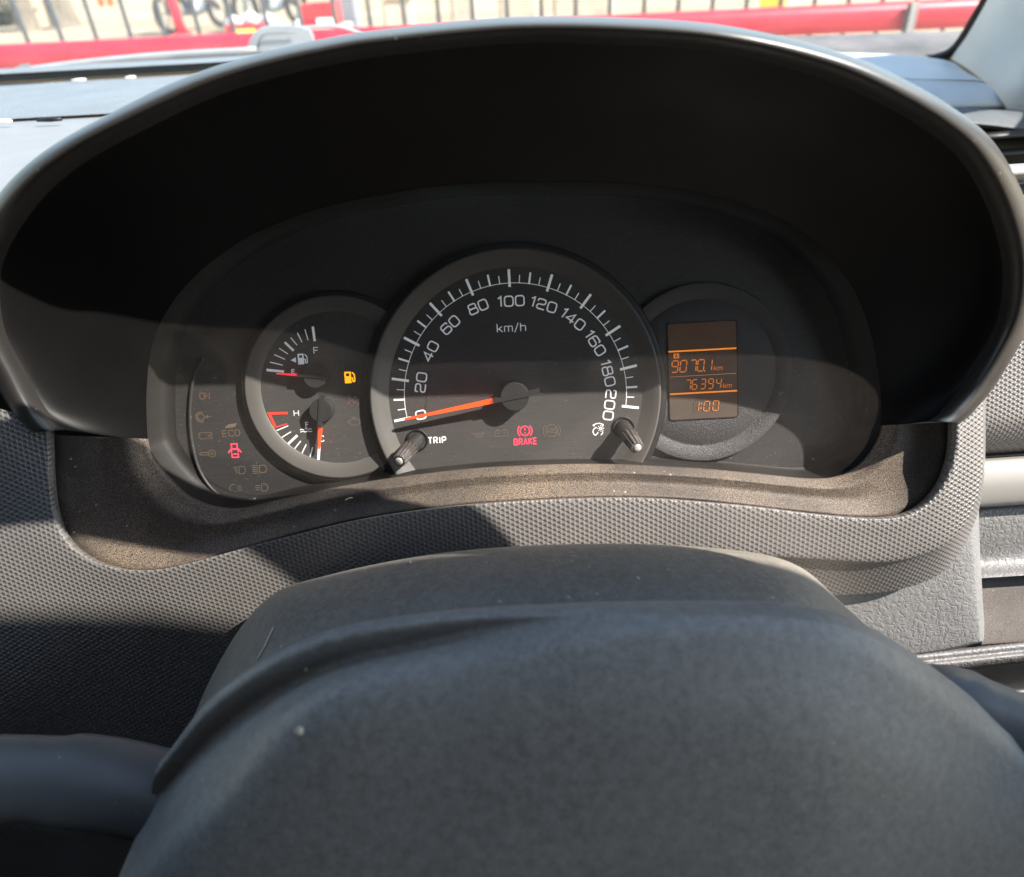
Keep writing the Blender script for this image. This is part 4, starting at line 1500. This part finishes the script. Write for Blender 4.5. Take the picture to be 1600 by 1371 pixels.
def wheel(cx, axis, r, parent):
    V, F = [], []
    n, k = 28, 10
    a1 = axis.normalized()
    e1 = Vector((0, 0, 1))
    e2 = a1.cross(e1)
    for i in range(n):
        a = 2 * math.pi * i / n
        d = e1 * math.sin(a) + e2 * math.cos(a)
        for j in range(k):
            b = 2 * math.pi * j / k
            V.append(cx + d * (r - .045 + .045 * math.cos(b)) + a1 * .045 * math.sin(b))
    F = [[i * k + j, ((i + 1) % n) * k + j, ((i + 1) % n) * k + (j + 1) % k, i * k + (j + 1) % k] for i in range(n) for j in range(k)]
    o = mesh('wheel', V, F, m_tyre, parent)
    sp = [tube_geo([cx, cx + (e1 * math.sin(a) + e2 * math.cos(a)) * (r - .06)], .012, 6) for a in [i * 6.283 / 5 for i in range(5)]]
    mesh('spokes', *merge(sp), m_bikegrey, o)
    return o


def motorcycle(px, py, yaw, label, tankmat):
    p = ground_at(px, py)
    t = thing('motorcycle', label, 'motorcycle', p)
    d = Vector((math.cos(yaw), math.sin(yaw), 0))
    s = Vector((-d.y, d.x, 0))
    up = Vector((0, 0, 1))

    def q(a, h, l=0):
        return p + d * a + up * h + s * l
    wheel(q(-.62, .29), s, .29, t)
    wheel(q(.62, .29), s, .29, t)
    v, f = tube_geo(spline([q(-.62, .30), q(-.35, .42), q(0, .36), q(.25, .45), q(.5, .75)], 24), .05, 10)
    mesh('frame', v, f, m_bikedark, t)
    v, f = tube_geo([q(.62, .29), q(.52, .6), q(.42, .98)], [.035, .04, .035], 10)
    mesh('front_fork', v, f, m_bikegrey, t)
    v, f = tube_geo(spline([q(-.75, .80), q(-.4, .78), q(-.1, .74), q(.05, .74)], 14), [.06 + .05 * math.sin(3.1 * i / 13) for i in range(14)], 12, squash=1.3)
    mesh('seat', v, f, m_bikedark, t)
    v, f = tube_geo(spline([q(0, .74), q(.15, .84), q(.32, .86), q(.44, .8)], 14), [.05 + .09 * math.sin(3.1 * i / 13) for i in range(14)], 14)
    mesh('fuel_tank', v, f, tankmat, t)
    v, f = merge([box_geo(q(.0, .36), .34, .22, .26, Matrix.Rotation(yaw, 3, 'Z'), .05), tube_geo([q(.1, .25, -.12), q(-.3, .24, -.16), q(-.75, .34, -.17)], [.025, .04, .045], 10)])
    mesh('engine', v, f, m_bikegrey, t)
    v, f = tube_geo([q(.40, 1.02, -.36), q(.46, .99, -.1), q(.46, .99, .1), q(.40, 1.02, .36)], .014, 8)
    mesh('handlebar', v, f, m_bikedark, t)
    v, f = tube_geo([q(.48, .9), q(.56, .9), q(.60, .9)], [.06, .09, .085], 14)
    mesh('headlamp', v, f, m_bikegrey, t)
    v, f = tube_geo([q(.53, .84, -.16), q(.57, .84, -.16)], .035, 10)
    mesh('indicator', v, f, m_orange, t)
    v, f = tube_geo(spline([q(.36, .50), q(.5, .62), q(.66, .62), q(.85, .52)], 12), .06, 8, squash=.5)
    mesh('mudguard', v, f, tankmat, t)


motorcycle(312, 50, R(255), 'grey parked motorcycle beside the slim red post', m_bikegrey)
motorcycle(432, 46, R(250), 'black parked motorcycle with an orange indicator between the red crates', m_bikedark)


def crate(px0, px1, py_top, py_bot, y, label, extra):
    a, b = HY(px0, py_bot, y), HY(px1, py_bot, y)
    top = HY((px0 + px1) / 2, py_top, y).z
    c = (a + b) / 2
    wd = (b - a).length
    h = top - min(a.z, b.z)
    base = Vector((c.x, y, c.z))
    t = thing('red_crate', label, 'crate', base)
    th = .02
    for nm, off_, sz in (('side_panel', Vector((0, 0, h / 2)), (wd, th, h)), ('side_panel', Vector((0, .3, h / 2)), (wd, th, h)), ('end_panel', Vector((-wd / 2 + th / 2, .15, h / 2)), (th, .28, h)), ('end_panel', Vector((wd / 2 - th / 2, .15, h / 2)), (th, .28, h)), ('base_panel', Vector((0, .15, th / 2)), (wd - .05, .27, th))):
        v, f = box_geo(base + off_, *sz, bev=.004)
        mesh(nm, v, f, m_redp, t, smooth=False)
    return t, base, wd, h


# low block wall the crates stand on
lw_ = thing('stone_kerb_wall', 'low pale stone kerb wall behind the fence under the crates', 'wall', ground_at(560, 60))
t, base, wd, h = crate(356, 412, 40, 58, 5.2, 'open red crate heaped with white sacks behind the fence', None)
mesh('printed_emblem', *merge([box_geo(base + Vector((-.0, -.013, h * .42)), .16, .006, .035, bev=.002)]), m_yellow, t)
mesh('printed_emblem', *merge([box_geo(base + Vector((-.02, -.018, h * .42)), .06, .006, .022, bev=.002)]), m_green, t)
for dx, rs, lab in ((-.10, .040, 'smallest white sack lying on the open red crate'), (.03, .062, 'largest plump white sack lying on the open red crate'), (.13, .05, 'middle-sized white sack on the open red crate edge')):
    p = base + Vector((dx, .12, h))
    v, f = tube_geo([p + Vector((-.06, 0, .0)), p + Vector((0, 0, .02)), p + Vector((.06, 0, .0))], [.02, rs, .02], 12)
    o = mesh('white_sack', v, f, m_whitebag, None)
    tag(o, lab, 'sack', 'white sacks on the crate')
t2, base2, wd2, h2 = crate(474, 524, 8, 42, 5.2, 'tall plain red crate with a white patch beside the grey column', None)
mesh('white_patch', *box_geo(base2 + Vector((wd2 * .22, -.013, h2 * .2)), wd2 * .5, .006, h2 * .34, bev=.002), m_whitebag, t2)
# kerb wall carries both crates
za = min(base.z, base2.z)
v, f = [], []
for i in range(6):
    xa = base.x - .45 + i * .36
    g = box_geo((xa + .18, 5.36, za / 2 - .004), .352, .5, za, bev=.015)
    mesh('stone_block', *g, m_stone, lw_, smooth=False)
z2 = base2.z - za
if z2 > .02:
    mesh('stone_block', *box_geo((base2.x, 5.36, za + z2 / 2 - .004), wd2 + .1, .45, z2, bev=.01), m_stone, lw_, smooth=False)

gp = HY(541, 45, 6.0)
t = thing('grey_column', 'square grey column behind the fence beside the tall red crate', 'column', Vector((gp.x, 6.0, 0)))
mesh('shaft', *box_geo((gp.x, 6.1, 1.5), .18, .2, 3.0, bev=.01), m_greyp, t, smooth=False)
mesh('plinth', *box_geo((gp.x, 6.1, .10), .3, .32, .2, bev=.02), m_greyp, t, smooth=False)

# pale slabs stacked along the yard, seen between the bars
slabs = [(600, 648, 0, 40, 5.6, 'white weathered stone slab leaning behind the fence beside the column'),
         (705, 745, -20, 30, 6.2, 'narrow cream stone slab standing alone behind the fence'),
         (780, 840, -20, 30, 6.4, 'wide cream stone slab beside the dark gap behind the fence'),
         (865, 960, -25, 30, 6.4, 'widest cream stone slab behind the fence, next to the red rail')]
for x0_, x1_, y0_, y1_, yy, lab in slabs:
    a, b = HY(x0_, y1_, yy), HY(x1_, y1_, yy)
    zt = HY((x0_ + x1_) / 2, y0_, yy).z
    t = thing('stone_slab', lab, 'stone slab', Vector(((a.x + b.x) / 2, yy, 0)), 'stone slabs behind the fence')
    mesh('slab_body', *box_geo(((a.x + b.x) / 2, yy + .06, zt / 2), b.x - a.x, .12, zt, bev=.02), m_stone, t, smooth=False)
    mesh('slab_cap', *box_geo(((a.x + b.x) / 2, yy + .06, zt + .021), b.x - a.x + .03, .15, .04, bev=.012), m_stone, t, smooth=False)

pp = HY(1208, 2, 4.2)
t = thing('yellow_plate', 'small yellow number plate on a dark stand behind the red rail', 'plate', Vector((pp.x, 4.2, 0)))
mesh('plate_face', *box_geo(pp, .14, .01, .06, bev=.003), m_yellow, t, smooth=False)
mesh('stand', *tube_geo([Vector((pp.x, 4.23, 0)), Vector((pp.x, 4.23, pp.z + .02))], .02, 8), m_bikedark, t)
op = ground_at(160, 12)
t = thing('orange_bollard', 'pair-legged orange barrier stand on the sand behind the trees', 'barrier', op)
mesh('leg', *tube_geo([op, op + Vector((.02, 0, 1.0))], .09, 10), m_orange, t)
mesh('leg', *tube_geo([op + Vector((.3, 0, 0)), op + Vector((.28, 0, 1.0))], .09, 10), m_orange, t)
mesh('crossbar', *tube_geo([op + Vector((-.05, 0, .95)), op + Vector((.35, 0, .95))], .07, 10), m_orange, t)


# ------------------------------------------------------------------ crumbs and fibres lying on the plastic
bpy.context.view_layer.update()


def on_surface(o, px, py):
    m = o.matrix_world.inverted()
    d = ray(px, py)
    ok, p, nrm, _ = o.ray_cast(m @ CAM, (m.to_3x3() @ d).normalized())
    return (o.matrix_world @ p, (o.matrix_world.to_3x3() @ nrm).normalized()) if ok else (None, None)


m_crumb = simple('pale_crumb', (.55, .50, .40), .9, nscale=900, var=.3)


def crumb(o, px, py, r, label):
    p, nrm = on_surface(o, px, py)
    if p is None:
        return
    if nrm.dot(CAM - p) < 0:
        nrm = -nrm
    V, F = [], []
    n, k = 8, 5
    for j in range(k):
        a = math.pi * j / (k - 1)
        for i in range(n):
            b = 2 * math.pi * i / n
            q = .75 + .5 * random.random()
            V.append(p + nrm * r * .45 + Vector((math.sin(a) * math.cos(b), math.sin(a) * math.sin(b), .7 * math.cos(a))) * r * q)
    tag(mesh('dirt_crumb', V, grid_faces(k, n, True), m_crumb), label, 'crumb')['kind'] = 'thing'


by = {}
for o in bpy.data.objects:
    by.setdefault(o.name.split('.')[0], o)
crumb(by['hub_pad'], 470, 1142, .0011, 'large pale crumb of dirt on the steering wheel hub')
crumb(by['hub_pad'], 478, 1045, .0006, 'small pale crumb on the upper ridge of the hub')
crumb(by['column_cover'], 640, 880, .0006, 'pale crumb on the left of the steering column cover')
crumb(by['column_cover'], 997, 905, .0006, 'pale crumb on the middle of the steering column cover')
for o, pts, lab in ((by['cluster_surround'], ((540, 781), (545, 778), (551, 777)), 'short white fibre on the dusty ledge under the fuel gauge'),
                    (by['column_cover'], ((404, 1030), (416, 1008), (428, 982)), 'long pale fibre on the left flank of the column cover')):
    ps = []
    for a in pts:
        p, nrm = on_surface(o, *a)
        if p is not None:
            if nrm.dot(CAM - p) < 0:
                nrm = -nrm
            ps.append(p + nrm * .0004)
    if len(ps) == 3:
        v, f = tube_geo(spline(ps, 8), .00028, 6)
        tag(mesh('fibre', v, f, m_crumb), lab, 'fibre')['kind'] = 'thing'
